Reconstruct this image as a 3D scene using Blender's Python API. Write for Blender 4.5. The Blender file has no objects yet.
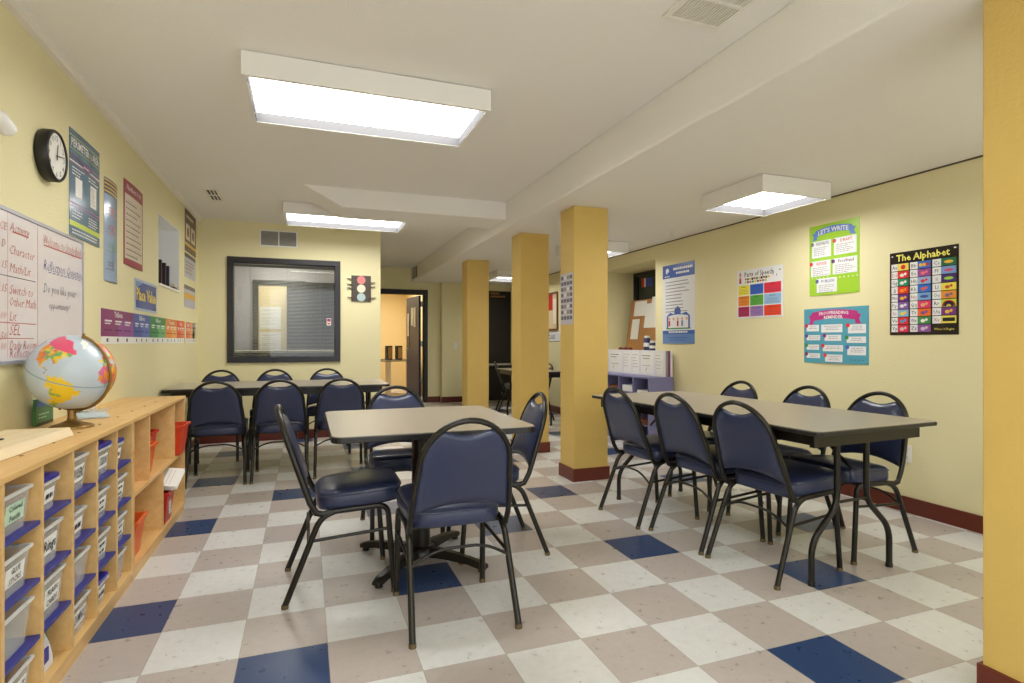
import bpy, bmesh, math, random
from mathutils import Vector, Matrix, noise
random.seed(7)
R = math.radians
scene = bpy.context.scene
COL = scene.collection

# ---------------------------------------------------------------- camera, world, exposure
cam_d = bpy.data.cameras.new('camera')
cam_d.sensor_width = 36.0
cam_d.lens = 563.0 / 1024.0 * 36.0
cam_d.clip_start = 0.03
cam = bpy.data.objects.new('camera', cam_d)
COL.objects.link(cam)
cam.location = (0, 0, 1.142)
cam.rotation_euler = (R(90), 0, -0.3517)
scene.camera = cam

world = bpy.data.worlds.new('world')
scene.world = world
world.use_nodes = True
world.node_tree.nodes['Background'].inputs[0].default_value = (0.93, 0.97, 1.0, 1)
world.node_tree.nodes['Background'].inputs[1].default_value = 1.75

scene.view_settings.view_transform = 'Standard'
scene.view_settings.look = 'None'
scene.view_settings.gamma = 1
scene.view_settings.use_curve_mapping = False
scene.view_settings.exposure = 0.5
scene.cycles.use_denoising = True
scene.cycles.max_bounces = 10
scene.cycles.diffuse_bounces = 6
scene.cycles.transparent_max_bounces = 16
LAMP = 10.0          # radiance of the ceiling light diffusers

# ---------------------------------------------------------------- materials
def lin(c):
    c = c / 255.0
    return c / 12.92 if c <= 0.04045 else ((c + 0.055) / 1.055) ** 2.4
def rgb(*c):
    return (lin(c[0]), lin(c[1]), lin(c[2]), 1)
_M = {}
def mat(name, col, rough=0.6, metal=0.0, bump=0.0, bscale=60, var=0.0, vscale=4, alpha=1.0, coat=0.0, emit=None, spec=0.5):
    if name in _M: return _M[name]
    m = bpy.data.materials.new(name); m.use_nodes = True
    nt = m.node_tree; b = nt.nodes['Principled BSDF']
    c = rgb(*col)
    b.inputs['Base Color'].default_value = c
    b.inputs['Roughness'].default_value = rough
    b.inputs['Metallic'].default_value = metal
    b.inputs['Specular IOR Level'].default_value = spec
    b.inputs['Alpha'].default_value = alpha
    b.inputs['Coat Weight'].default_value = coat
    if emit:
        b.inputs['Emission Color'].default_value = rgb(*emit[0]); b.inputs['Emission Strength'].default_value = emit[1]
    if bump or var:
        tc = nt.nodes.new('ShaderNodeTexCoord')
    if bump:
        n = nt.nodes.new('ShaderNodeTexNoise'); n.inputs['Scale'].default_value = bscale; n.inputs['Detail'].default_value = 3
        bp = nt.nodes.new('ShaderNodeBump'); bp.inputs['Strength'].default_value = bump; bp.inputs['Distance'].default_value = 0.01
        nt.links.new(tc.outputs['Object'], n.inputs['Vector']); nt.links.new(n.outputs['Fac'], bp.inputs['Height'])
        nt.links.new(bp.outputs['Normal'], b.inputs['Normal'])
    if var:
        n2 = nt.nodes.new('ShaderNodeTexNoise'); n2.inputs['Scale'].default_value = vscale; n2.inputs['Detail'].default_value = 5
        mx = nt.nodes.new('ShaderNodeMix'); mx.data_type = 'RGBA'
        mx.inputs[6].default_value = tuple(x * (1 - var) for x in c[:3]) + (1,)
        mx.inputs[7].default_value = tuple(min(1, x * (1 + var)) for x in c[:3]) + (1,)
        nt.links.new(tc.outputs['Object'], n2.inputs['Vector']); nt.links.new(n2.outputs['Fac'], mx.inputs[0])
        nt.links.new(mx.outputs[2], b.inputs['Base Color'])
    _M[name] = m
    return m

def wood(name, c1, c2, rough=0.42, stretch=(14, 1.2, 14)):
    if name in _M: return _M[name]
    m = bpy.data.materials.new(name); m.use_nodes = True
    nt = m.node_tree; b = nt.nodes['Principled BSDF']; b.inputs['Roughness'].default_value = rough
    tc = nt.nodes.new('ShaderNodeTexCoord'); mp = nt.nodes.new('ShaderNodeMapping'); mp.inputs['Scale'].default_value = stretch
    n = nt.nodes.new('ShaderNodeTexNoise'); n.inputs['Scale'].default_value = 2.0; n.inputs['Detail'].default_value = 6; n.inputs['Distortion'].default_value = 0.6
    rp = nt.nodes.new('ShaderNodeValToRGB')
    rp.color_ramp.elements[0].position = 0.3; rp.color_ramp.elements[0].color = rgb(*c1)
    rp.color_ramp.elements[1].position = 0.7; rp.color_ramp.elements[1].color = rgb(*c2)
    nt.links.new(tc.outputs['Object'], mp.inputs['Vector']); nt.links.new(mp.outputs[0], n.inputs['Vector'])
    nt.links.new(n.outputs['Fac'], rp.inputs[0]); nt.links.new(rp.outputs[0], b.inputs['Base Color'])
    _M[name] = m
    return m

def floor_material():
    m = bpy.data.materials.new('floor_tiles'); m.use_nodes = True
    nt = m.node_tree; N = nt.nodes; Lk = nt.links
    b = N['Principled BSDF']
    def math_(op, a, c=None, d=None):
        n = N.new('ShaderNodeMath'); n.operation = op
        for k, v in enumerate((a, c, d)):
            if v is None: continue
            if isinstance(v, (int, float)): n.inputs[k].default_value = v
            else: Lk.new(v, n.inputs[k])
        return n.outputs[0]
    tc = N.new('ShaderNodeTexCoord'); sp = N.new('ShaderNodeSeparateXYZ'); Lk.new(tc.outputs['Object'], sp.inputs[0])
    u = math_('MULTIPLY', math_('ADD', sp.outputs[0], 0.53075), 1 / 0.3048)
    v = math_('MULTIPLY', math_('SUBTRACT', sp.outputs[1], 2.2438), 1 / 0.3048)
    i = math_('FLOOR', u); j = math_('FLOOR', v)
    fu = math_('FRACT', u); fv = math_('FRACT', v)
    def eqmod(x, n, r):   # x mod n == r
        mm = math_('FLOORED_MODULO', math_('ADD', x, 0.01), n)
        return math_('LESS_THAN', math_('ABSOLUTE', math_('SUBTRACT', mm, r + 0.01)), 0.3)
    s = math_('ADD', i, j)
    odd = eqmod(s, 2, 1)
    bl1 = math_('MULTIPLY', eqmod(i, 4, 3), eqmod(j, 4, 1))
    bl2 = math_('MULTIPLY', math_('MULTIPLY', eqmod(i, 4, 1), eqmod(j, 4, 3)), eqmod(s, 8, 0))
    blue = math_('MAXIMUM', bl1, bl2)
    def mix(f, a, c):
        n = N.new('ShaderNodeMix'); n.data_type = 'RGBA'
        if isinstance(f, float): n.inputs[0].default_value = f
        else: Lk.new(f, n.inputs[0])
        for k, x in ((6, a), (7, c)):
            if isinstance(x, tuple): n.inputs[k].default_value = x
            else: Lk.new(x, n.inputs[k])
        return n.outputs[2]
    base = mix(odd, rgb(214, 215, 214), rgb(182, 173, 168))
    base = mix(blue, base, rgb(46, 68, 110))
    # each tile a hair lighter or darker, small flecks, marbling
    cw = N.new('ShaderNodeCombineXYZ'); Lk.new(i, cw.inputs[0]); Lk.new(j, cw.inputs[1])
    wn = N.new('ShaderNodeTexWhiteNoise'); wn.noise_dimensions = '3D'; Lk.new(cw.outputs[0], wn.inputs['Vector'])
    n1 = N.new('ShaderNodeTexNoise'); n1.inputs['Scale'].default_value = 26; n1.inputs['Detail'].default_value = 6; Lk.new(tc.outputs['Object'], n1.inputs['Vector'])
    n2 = N.new('ShaderNodeTexNoise'); n2.inputs['Scale'].default_value = 120; n2.inputs['Detail'].default_value = 3; Lk.new(tc.outputs['Object'], n2.inputs['Vector'])
    val = math_('ADD', math_('MULTIPLY', math_('SUBTRACT', wn.outputs['Value'], 0.5), 0.05), math_('MULTIPLY', math_('SUBTRACT', n1.outputs['Fac'], 0.5), 0.22))
    val = math_('ADD', val, math_('MULTIPLY', math_('SUBTRACT', n2.outputs['Fac'], 0.5), 0.14))
    val = math_('ADD', val, 1.0)
    hs = N.new('ShaderNodeHueSaturation'); Lk.new(base, hs.inputs['Color']); Lk.new(val, hs.inputs['Value'])
    n3 = N.new('ShaderNodeTexVoronoi'); n3.inputs['Scale'].default_value = 38; Lk.new(tc.outputs['Object'], n3.inputs['Vector'])
    sp3 = N.new('ShaderNodeSeparateXYZ'); Lk.new(n3.outputs['Color'], sp3.inputs[0])
    speck = math_('MULTIPLY', math_('LESS_THAN', n3.outputs['Distance'], 0.16), math_('GREATER_THAN', sp3.outputs[0], 0.9))
    c2 = mix(math_('MULTIPLY', speck, 0.45), hs.outputs[0], rgb(90, 85, 75))
    # seams
    e = math_('MINIMUM', math_('MINIMUM', fu, math_('SUBTRACT', 1.0, fu)), math_('MINIMUM', fv, math_('SUBTRACT', 1.0, fv)))
    seam = math_('LESS_THAN', e, 0.0045)
    c3 = mix(math_('MULTIPLY', seam, 0.45), c2, rgb(110, 98, 85))
    Lk.new(c3, b.inputs['Base Color'])
    rr = math_('ADD', 0.2, math_('MULTIPLY', n1.outputs['Fac'], 0.22))
    Lk.new(rr, b.inputs['Roughness'])
    bp = N.new('ShaderNodeBump'); bp.inputs['Strength'].default_value = 0.06; bp.inputs['Distance'].default_value = 0.01
    n4 = N.new('ShaderNodeTexNoise'); n4.inputs['Scale'].default_value = 9; Lk.new(tc.outputs['Object'], n4.inputs['Vector'])
    Lk.new(n4.outputs['Fac'], bp.inputs['Height']); Lk.new(bp.outputs[0], b.inputs['Normal'])
    return m

M_WALL = mat('yellow_wall_paint', (232, 224, 180), 0.55, bump=0.25, bscale=90)
M_COLUMN = mat('ochre_column_paint', (210, 178, 98), 0.5, bump=0.25, bscale=70, var=0.04, vscale=9)
M_CEIL = mat('ceiling_paint', (240, 238, 234), 0.85, bump=0.35, bscale=110)
M_BASE = mat('brown_red_baseboard', (98, 36, 20), 0.4)
M_WHITE = mat('white_enamel', (236, 234, 230), 0.35)
M_TRIMW = mat('offwhite_trim', (236, 232, 224), 0.5)
M_BLACK = mat('black_paint', (22, 20, 19), 0.4)
M_DARKFR = mat('window_frame_paint', (34, 31, 38), 0.35)
M_METAL = mat('dark_bronze_tube', (34, 31, 26), 0.3, metal=0.3, var=0.12, vscale=25)
M_VINYL = mat('navy_vinyl', (46, 53, 82), 0.28, bump=0.12, bscale=35, var=0.10, vscale=12)
M_VINYLG = mat('charcoal_vinyl', (96, 91, 85), 0.35, bump=0.1, bscale=35)
M_BRASS = mat('worn_brass', (150, 118, 66), 0.4, metal=0.7)
M_CAP = mat('dull_brass_cap', (112, 96, 68), 0.5, metal=0.5)
M_TOP = mat('greige_laminate', (162, 153, 137), 0.3, var=0.05, vscale=160)
M_EDGE = mat('black_rubber_edge', (26, 24, 23), 0.35)
M_MAPLE = wood('maple_veneer', (214, 172, 108), (229, 190, 128))
M_BLUESHELF = mat('blue_laminate', (44, 50, 140), 0.4, var=0.08, vscale=14)
M_PLASTIC = mat('clear_plastic', (236, 238, 236), 0.15, alpha=0.25, spec=0.6)
M_PLRIM = mat('clear_plastic_rim', (232, 232, 228), 0.25, alpha=0.8)
M_LIDB = mat('blue_plastic_lid', (38, 38, 150), 0.3)
M_ORANGE = mat('orange_plastic', (232, 104, 36), 0.35)
M_RED = mat('red_plastic', (190, 42, 28), 0.35)
M_PAPER = mat('white_paper', (240, 240, 236), 0.6)
M_INK = mat('black_ink', (30, 30, 34), 0.6)
M_STEEL = mat('brushed_steel', (190, 188, 182), 0.3, metal=0.9)
M_LAV = mat('lavender_laminate', (126, 126, 170), 0.5)
M_BROWN = mat('brown_interior', (120, 58, 36), 0.6)
M_RECESS_SHADE = mat('recess_shade_grey', (90, 90, 92), 0.9, spec=0.0)  # shade inside the light boxes, put into a dark matte colour
M_DIFF = mat('light_diffuser', (255, 255, 255), 0.5, emit=((255, 253, 248), LAMP))
M_NICHE = mat('grey_niche_paint', (236, 238, 240), 0.6)
M_FLOOR = floor_material()

def glass_mat():
    m = bpy.data.materials.new('window_glass'); m.use_nodes = True
    nt = m.node_tree; N = nt.nodes
    for n in list(N): N.remove(n)
    out = N.new('ShaderNodeOutputMaterial'); mx = N.new('ShaderNodeMixShader'); fr = N.new('ShaderNodeFresnel'); fr.inputs[0].default_value = 1.45
    tr = N.new('ShaderNodeBsdfTransparent'); tr.inputs[0].default_value = (0.86, 0.88, 0.86, 1)
    gl = N.new('ShaderNodeBsdfGlossy'); gl.inputs['Roughness'].default_value = 0.02
    nt.links.new(fr.outputs[0], mx.inputs[0]); nt.links.new(tr.outputs[0], mx.inputs[1]); nt.links.new(gl.outputs[0], mx.inputs[2])
    nt.links.new(mx.outputs[0], out.inputs[0])
    return m
M_GLASS = glass_mat()

# ---------------------------------------------------------------- mesh helpers
class MB:
    """collects geometry with material slots, builds ONE mesh object"""
    def __init__(s): s.v = []; s.f = []; s.mi = []; s.mats = []; s.sm = []
    def m(s, mt):
        if mt not in s.mats: s.mats.append(mt)
        return s.mats.index(mt)
    def add(s, vs, fs, mt, smooth=False):
        o = len(s.v); k = s.m(mt)
        s.v += [tuple(v) for v in vs]
        for f in fs: s.f.append(tuple(o + i for i in f)); s.mi.append(k); s.sm.append(smooth)
        return s
    def box(s, x0, x1, y0, y1, z0, z1, mt, M=None):
        vs = [Vector((x, y, z)) for z in (z0, z1) for y in (y0, y1) for x in (x0, x1)]
        if M: vs = [M @ v for v in vs]
        return s.add(vs, [(0, 2, 3, 1), (4, 5, 7, 6), (0, 1, 5, 4), (1, 3, 7, 5), (3, 2, 6, 7), (2, 0, 4, 6)], mt)
    def prism(s, poly, axis, a, b, mt, smooth=False, M=None):
        """extrude a 2d polygon along an axis. axis x: poly=(y,z); y: (x,z); z: (x,y)"""
        def P(p, t): return {'x': (t, p[0], p[1]), 'y': (p[0], t, p[1]), 'z': (p[0], p[1], t)}[axis]
        n = len(poly); vs = [Vector(P(p, a)) for p in poly] + [Vector(P(p, b)) for p in poly]
        if M: vs = [M @ v for v in vs]
        s.add(vs, [tuple(range(n)), tuple(range(2 * n - 1, n - 1, -1))], mt)
        o = len(s.v) - 2 * n; k = s.m(mt)
        for i in range(n):
            j = (i + 1) % n
            s.f.append((o + i, o + n + i, o + n + j, o + j)); s.mi.append(k); s.sm.append(smooth)
        return s
    def tube(s, pts, r, mt, seg=10, closed=False, flat=1.0):
        pts = [Vector(p) for p in pts]; n = len(pts); rings = []
        t0 = (pts[1] - pts[0]).normalized()
        up = Vector((0, 0, 1)) if abs(t0.z) < 0.9 else Vector((0, 1, 0))
        nrm = (up - t0 * up.dot(t0)).normalized()
        vs = []
        for i in range(n):
            if closed: t = (pts[(i + 1) % n] - pts[i - 1]).normalized()
            elif i == 0: t = (pts[1] - pts[0]).normalized()
            elif i == n - 1: t = (pts[-1] - pts[-2]).normalized()
            else: t = ((pts[i + 1] - pts[i]).normalized() + (pts[i] - pts[i - 1]).normalized()).normalized()
            nrm = (nrm - t * nrm.dot(t)).normalized(); bn = t.cross(nrm)
            rr = r[i] if isinstance(r, (list, tuple)) else r
            for k in range(seg):
                a = 2 * math.pi * k / seg
                vs.append(pts[i] + nrm * math.cos(a) * rr + bn * math.sin(a) * rr * flat)
        fs = []
        m_ = n if closed else n - 1
        for i in range(m_):
            for k in range(seg):
                a, b = i * seg + k, i * seg + (k + 1) % seg
                c, d = ((i + 1) % n) * seg + (k + 1) % seg, ((i + 1) % n) * seg + k
                fs.append((a, b, c, d))
        s.add(vs, fs, mt, True)
        if not closed:
            s.add(vs[:seg], [tuple(range(seg - 1, -1, -1))], mt); s.add(vs[-seg:], [tuple(range(seg))], mt)
        return s
    def lathe(s, prof, mt, c=(0, 0), seg=24, z0=0.0, M=None):
        """prof list of (r, z)"""
        vs = []; fs = []
        for (r, z) in prof:
            for k in range(seg):
                a = 2 * math.pi * k / seg
                v = Vector((c[0] + r * math.cos(a), c[1] + r * math.sin(a), z0 + z))
                vs.append(M @ v if M else v)
        for i in range(len(prof) - 1):
            for k in range(seg):
                k2 = (k + 1) % seg
                fs.append((i * seg + k, i * seg + k2, (i + 1) * seg + k2, (i + 1) * seg + k))
        s.add(vs, fs, mt, True)
        s.add(vs[:seg], [tuple(range(seg - 1, -1, -1))], mt); s.add(vs[-seg:], [tuple(range(seg))], mt)
        return s
    def build(s, name, parent=None, loc=None, rot=None, bevel=0.0, subsurf=0, seg=2):
        me = bpy.data.meshes.new(name)
        me.from_pydata(s.v, [], s.f)
        for m_ in s.mats: me.materials.append(m_)
        me.polygons.foreach_set('material_index', s.mi)
        me.polygons.foreach_set('use_smooth', s.sm)
        bm = bmesh.new(); bm.from_mesh(me); bmesh.ops.recalc_face_normals(bm, faces=bm.faces); bm.to_mesh(me); bm.free()
        me.update()
        o = bpy.data.objects.new(name, me); COL.objects.link(o)
        if parent: o.parent = parent
        if loc: o.location = loc
        if rot: o.rotation_euler = rot
        if bevel:
            b = o.modifiers.new('bevel', 'BEVEL'); b.width = bevel; b.segments = seg; b.limit_method = 'ANGLE'; b.angle_limit = R(40)
            b.harden_normals = False
        if subsurf:
            q = o.modifiers.new('subdivision', 'SUBSURF'); q.levels = subsurf; q.render_levels = subsurf
        return o

def tag(o, label, cat, group=None, kind=None):
    o['label'] = label; o['category'] = cat
    if group: o['group'] = group
    if kind: o['kind'] = kind
    return o
def thing(name, loc, rz, label, cat, group=None):
    o = bpy.data.objects.new(name, None); COL.objects.link(o)
    o.empty_display_size = 0.1
    o.location = loc; o.rotation_euler = (0, 0, rz)
    return tag(o, label, cat, group)
def struct(o, label=None):
    o['kind'] = 'structure'
    if label: o['label'] = label
    return o
def kids(o): return [c for c in bpy.data.objects if c.parent == o]
def copy_tree(o, parent=None):
    c = o.copy(); COL.objects.link(c); c.parent = parent
    for ch in kids(o): copy_tree(ch, c)
    return c
def bez(pts, n=8):
    """round the corners of a polyline: pts = [(p, radius)]"""
    out = []
    for i, (p, r) in enumerate(pts):
        p = Vector(p)
        if r == 0 or i in (0, len(pts) - 1): out.append(p); continue
        a = Vector(pts[i - 1][0]); b = Vector(pts[i + 1][0])
        da = (a - p).normalized(); db = (b - p).normalized()
        pa = p + da * r; pb = p + db * r
        for k in range(n + 1):
            t = k / n
            out.append(pa * (1 - t) ** 2 + p * 2 * t * (1 - t) + pb * t * t)
    return out
def rrect(x0, x1, y0, y1, r, n=5):
    out = []
    for cx, cy, a0 in ((x1 - r, y1 - r, 0), (x0 + r, y1 - r, 90), (x0 + r, y0 + r, 180), (x1 - r, y0 + r, 270)):
        for k in range(n + 1):
            a = R(a0 + 90 * k / n); out.append((cx + r * math.cos(a), cy + r * math.sin(a)))
    return out

_TX = {}
def text2d(s, size, bold=0.0, shear=0.0, align='LEFT'):
    """flat outline of a line of writing: (verts2d, faces, width)"""
    key = (s, bold, shear)
    if key not in _TX:
        cu = bpy.data.curves.new('t', 'FONT'); cu.body = s; cu.size = 1.0; cu.resolution_u = 1; cu.offset = bold; cu.shear = shear
        ob = bpy.data.objects.new('t', cu); COL.objects.link(ob)
        dg = bpy.context.evaluated_depsgraph_get(); me = bpy.data.meshes.new_from_object(ob.evaluated_get(dg))
        vs = [(v.co.x, v.co.y) for v in me.vertices]; fs = [tuple(p.vertices) for p in me.polygons]
        bpy.data.objects.remove(ob); bpy.data.curves.remove(cu); bpy.data.meshes.remove(me)
        _TX[key] = (vs, fs)
    vs, fs = _TX[key]
    if not vs: return [], [], 0
    x0 = min(v[0] for v in vs); x1 = max(v[0] for v in vs); w = (x1 - x0) * size
    dx = {'LEFT': -x0 * size, 'CENTER': -x0 * size - w / 2, 'RIGHT': -x0 * size - w}[align]
    return [(v[0] * size + dx, v[1] * size) for v in vs], fs, w

class Sheet:
    """a printed sheet on a wall. u to the reader's right, v up, w out of the wall."""
    def __init__(s, W, H, base, mt_side=None, thick=0.002, bow=0.0):
        s.W, s.H, s.b = W, H, MB(); s.bow = bow; s.k = 0; s.t = thick
        s.surf(0, 0, W, H, base, 0, nu=12 if bow else 1)
        s.b.add([(0, 0, 0), (W, 0, 0), (W, H, 0), (0, H, 0)], [(3, 2, 1, 0)], base)
        for (a, c) in (((0, 0), (W, 0)), ((W, 0), (W, H)), ((W, H), (0, H)), ((0, H), (0, 0))):
            s.b.add([(a[0], a[1], 0), (c[0], c[1], 0), (c[0], c[1], thick), (a[0], a[1], thick)], [(0, 1, 2, 3)], base)
    def lift(s, u, v): return s.t + s.bow * math.sin(math.pi * min(1, max(0, u / s.W))) if s.bow else s.t
    def surf(s, x0, y0, x1, y1, mt, lay, nu=1):
        us = [x0 + (x1 - x0) * i / nu for i in range(nu + 1)]
        vs = []
        for u in us: vs += [(u, y0, s.lift(u, y0) + lay * 0.0004), (u, y1, s.lift(u, y1) + lay * 0.0004)]
        s.b.add(vs, [(2 * i, 2 * i + 2, 2 * i + 3, 2 * i + 1) for i in range(nu)], mt)
    def rect(s, x0, y0, x1, y1, mt, lay=1): s.surf(x0, y0, x1, y1, mt, lay, nu=8 if s.bow else 1); return s
    def poly(s, pts, mt, lay=1):
        s.b.add([(p[0], p[1], s.lift(*p) + lay * 0.0004) for p in pts], [tuple(range(len(pts)))], mt); return s
    def disc(s, x, y, r, mt, lay=2, n=14, sy=1.0):
        return s.poly([(x + r * math.cos(2 * math.pi * k / n), y + r * sy * math.sin(2 * math.pi * k / n)) for k in range(n)], mt, lay)
    def text(s, t, x, y, size, mt, lay=3, align='LEFT', bold=0.0, shear=0.0, fit=None, rot=0.0, arc=0.0):
        vs, fs, w = text2d(t, size, bold, shear, align)
        if not vs: return s
        k = min(1, fit / w) if fit and w else 1
        c, sn = math.cos(rot), math.sin(rot)
        out = []
        for (a, b_) in vs:
            a *= k; b_ = b_ - arc * (a * a)
            X, Y = x + a * c - b_ * sn, y + a * sn + b_ * c
            out.append((X, Y, s.lift(X, Y) + lay * 0.0004))
        s.b.add(out, fs, mt); return s
    def lines(s, x0, x1, y, n, dy, h, mt, lay=3, align='LEFT'):
        """rows of print too small to read, as broken dark strokes"""
        for i in range(n):
            L = (x1 - x0) * random.uniform(0.6, 1.0); x = x0 if align == 'LEFT' else (x0 + x1 - L) / 2; e = x + L; yy = y - i * dy
            while x < e:
                w = min(e - x, random.uniform(0.012, 0.03)); s.rect(x, yy, x + w, yy + h, mt, lay); x += w + 0.006
        return s
    def build(s, name, loc, facing, label, cat, group=None, tilt=0.0):
        ang = {'+x': R(90), '-x': R(-90), '-y': 0.0}[facing]
        # local (u,v,w) -> facing -y : u=+x, v=+z, w=-y
        o = s.b.build(name)
        for v in o.data.vertices:
            u_, v_, w_ = v.co; v.co = (u_, -w_, v_)
        o.data.update()
        o.location = loc; o.rotation_euler = (0, 0, ang)
        if tilt: o.rotation_mode = 'XYZ'; o.rotation_euler = (0, tilt, ang)
        if label: tag(o, label, cat, group)
        return o

# ================================================================ THE ROOM
XL, XR, ZH, ZL, YW, YF, XS = -1.12, 3.78, 2.51, 2.25, 7.08, 10.5, 1.85
YB = -1.6
struct(MB().box(XL - .3, 5.4, YB - .2, 15, -0.1, 0, M_FLOOR).build('floor'))

# ceiling: high part, low part (soffit over the right half), cross beam with a sloping end
c = MB()
c.box(XL - .3, XS, YB - .2, 10.8, ZH, ZH + .1, M_CEIL)
c.box(XS, XR + .1, YB - .2, 10.8, ZL, ZH + .1, M_CEIL)
struct(c.build('ceiling', bevel=0.012))
c = MB()
prof = [(-0.04, ZH + .01), (0.31, 2.338), (XS + .01, 2.338), (XS + .01, ZH + .01)]
c.prism(prof, 'y', 5.22, 5.70, M_CEIL)
struct(c.build('ceiling_beam', bevel=0.006))

# left wall with a niche
c = MB(); ny0, ny1, nz0, nz1, nd = 5.28, 6.08, 1.612, 2.187, 0.30
c.box(XL - .3, XL, YB, ny0, 0, ZH, M_WALL)
c.box(XL - .3, XL, ny1, YW + .12, 0, ZH, M_WALL)
c.box(XL - .3, XL, ny0, ny1, 0, nz0, M_WALL)
c.box(XL - .3, XL, ny0, ny1, nz1, ZH, M_WALL)
struct(c.build('wall_left'))
c = MB()
c.box(XL - .34, XL - nd, ny0 - .01, ny1 + .01, nz0 - .01, nz1 + .01, M_NICHE)
c.box(XL - nd, XL - .001, ny1 - .006, ny1, nz0, nz1, M_NICHE)
c.box(XL - nd, XL - .001, ny0, ny0 + .006, nz0, nz1, M_NICHE)
c.box(XL - nd, XL - .001, ny0, ny1, nz1 - .006, nz1, M_NICHE)
struct(c.build('trim_1'), 'pale grey lining of the wall niche')
c = MB(); c.box(XL - nd, XL + .012, ny0, ny1, nz0 - .012, nz0 + .006, M_WHITE)
struct(c.build('trim_2'), 'white sill of the wall niche')
c = MB(); c.prism([(XL, 2.472), (XL + .03, 2.472), (XL + .042, 2.482), (XL + .042, ZH), (XL, ZH)], 'y', YB, YW, M_TRIMW)
struct(c.build('trim_3'), 'off-white moulding along the top of the left wall')

# wall with the office window
wx0, wx1, wz0, wz1 = -0.80, 0.365, 0.93, 2.075
c = MB()
c.box(XL - .3, wx0, YW, YW + .12, 0, ZH, M_WALL)
c.box(wx1, 0.87, YW, YW + .12, 0, ZH, M_WALL)
c.box(wx0, wx1, YW, YW + .12, 0, wz0, M_WALL)
c.box(wx0, wx1, YW, YW + .12, wz1, ZH, M_WALL)
struct(c.build('wall_back'))
struct(MB().box(0.75, 0.87, YW + .12, YF + .1, 0, ZH, M_WALL).build('wall_hallway'))
# far wall with a doorway, and a shallow jog right of it
dx0, dx1, dz = 1.28, 2.085, 2.02
c = MB()
c.box(0.75, dx0, YF, YF + .12, 0, ZH, M_WALL)
c.box(dx1, 2.40, YF, YF + .12, 0, ZH, M_WALL)
c.box(dx0, dx1, YF, YF + .12, dz, ZH, M_WALL)
c.box(2.40, 3.00, YF - .15, YF + .12, 0, ZL, M_WALL)
c.box(3.00, 3.82, YF - .15, YF + .12, 2.12, ZL, M_WALL)
c.box(3.82, XR + .4, YF - .15, YF + .12, 0, ZL, M_WALL)
struct(c.build('wall_far'))
# right wall with the window recess
ry0, ry1, rz0, rz1, rx = 5.51, 6.78, 1.02, 2.085, 4.32
c = MB()
c.box(XR, XR + .1, YB, ry0, 0, ZL, M_WALL)
c.box(XR, XR + .1, ry1, YF + .1, 0, ZL, M_WALL)
c.box(XR, XR + .1, ry0, ry1, 0, rz0, M_WALL)
c.box(XR, XR + .1, ry0, ry1, rz1, ZL, M_WALL)
c.box(XR + .1, rx + .1, ry0 - .1, ry0, rz0 - .1, rz1 + .1, M_WALL)
c.box(XR + .1, rx + .1, ry1, ry1 + .1, rz0 - .1, rz1 + .1, M_WALL)
c.box(XR + .1, rx + .1, ry0, ry1, rz0 - .1, rz0, M_WALL)
c.box(XR + .1, rx + .1, ry0, ry1, rz1, rz1 + .1, M_WALL)
struct(c.build('wall_right'))
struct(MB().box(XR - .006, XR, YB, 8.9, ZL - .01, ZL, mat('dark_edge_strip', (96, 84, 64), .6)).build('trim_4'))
c = MB()      # wall behind the camera: unseen, its wide open gap added to let in fill light
c.box(XL - .3, XL + .25, YB - .12, YB, 0, ZH, M_WALL); c.box(XR - .25, XR + .4, YB - .12, YB, 0, ZH, M_WALL)
c.box(XL + .25, XR - .25, YB - .12, YB, 0, .25, M_WALL)
struct(c.build('wall_behind'))

# baseboards
def board(name, x0, x1, y0, y1): struct(MB().box(x0, x1, y0, y1, 0, 0.105, M_BASE).build(name, bevel=.003))
board('baseboard_right', XR - .014, XR, YB, YF - .15)
board('baseboard_back', XL, .884, YW - .014, YW)
board('baseboard_hallway', .87, .884, YW, YF)
board('baseboard_far', dx1 + .076, 2.40, YF - .014, YF)
board('baseboard_far_right', 2.386, 2.95, YF - .164, YF - .15)
board('baseboard_left', XL, XL + .014, 4.4, YW - .014)

# columns
def column(x0, x1, y0, y1, label):
    t = thing('column', ((x0 + x1) / 2, (y0 + y1) / 2, 0), 0, label, 'column', 'square ochre columns down the middle of the room')
    hx, hy = (x1 - x0) / 2, (y1 - y0) / 2
    MB().box(-hx, hx, -hy, hy, 0, ZL, M_COLUMN).build('column_shaft', t, bevel=.006)
    b = MB()
    for (a0, a1, b0, b1) in ((-hx - .01, hx + .01, -hy - .01, -hy), (-hx - .01, hx + .01, hy, hy + .01), (-hx - .01, -hx, -hy, hy), (hx, hx + .01, -hy, hy)):
        b.box(a0, a1, b0, b1, 0, .105, M_BASE)
    b.build('column_baseboard', t)
column(2.05, 2.365, 4.125, 4.385, 'square ochre column with a printed chart on its left side')
column(2.05, 2.365, 5.335, 5.60, 'middle ochre column, behind the right chair of the square table')
column(2.055, 2.36, 7.35, 7.62, 'farthest ochre column, leftmost of the three standing in a row')
column(2.045, 2.36, 0.87, 1.18, 'nearest ochre column, cut off by the right edge of the photo')

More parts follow.
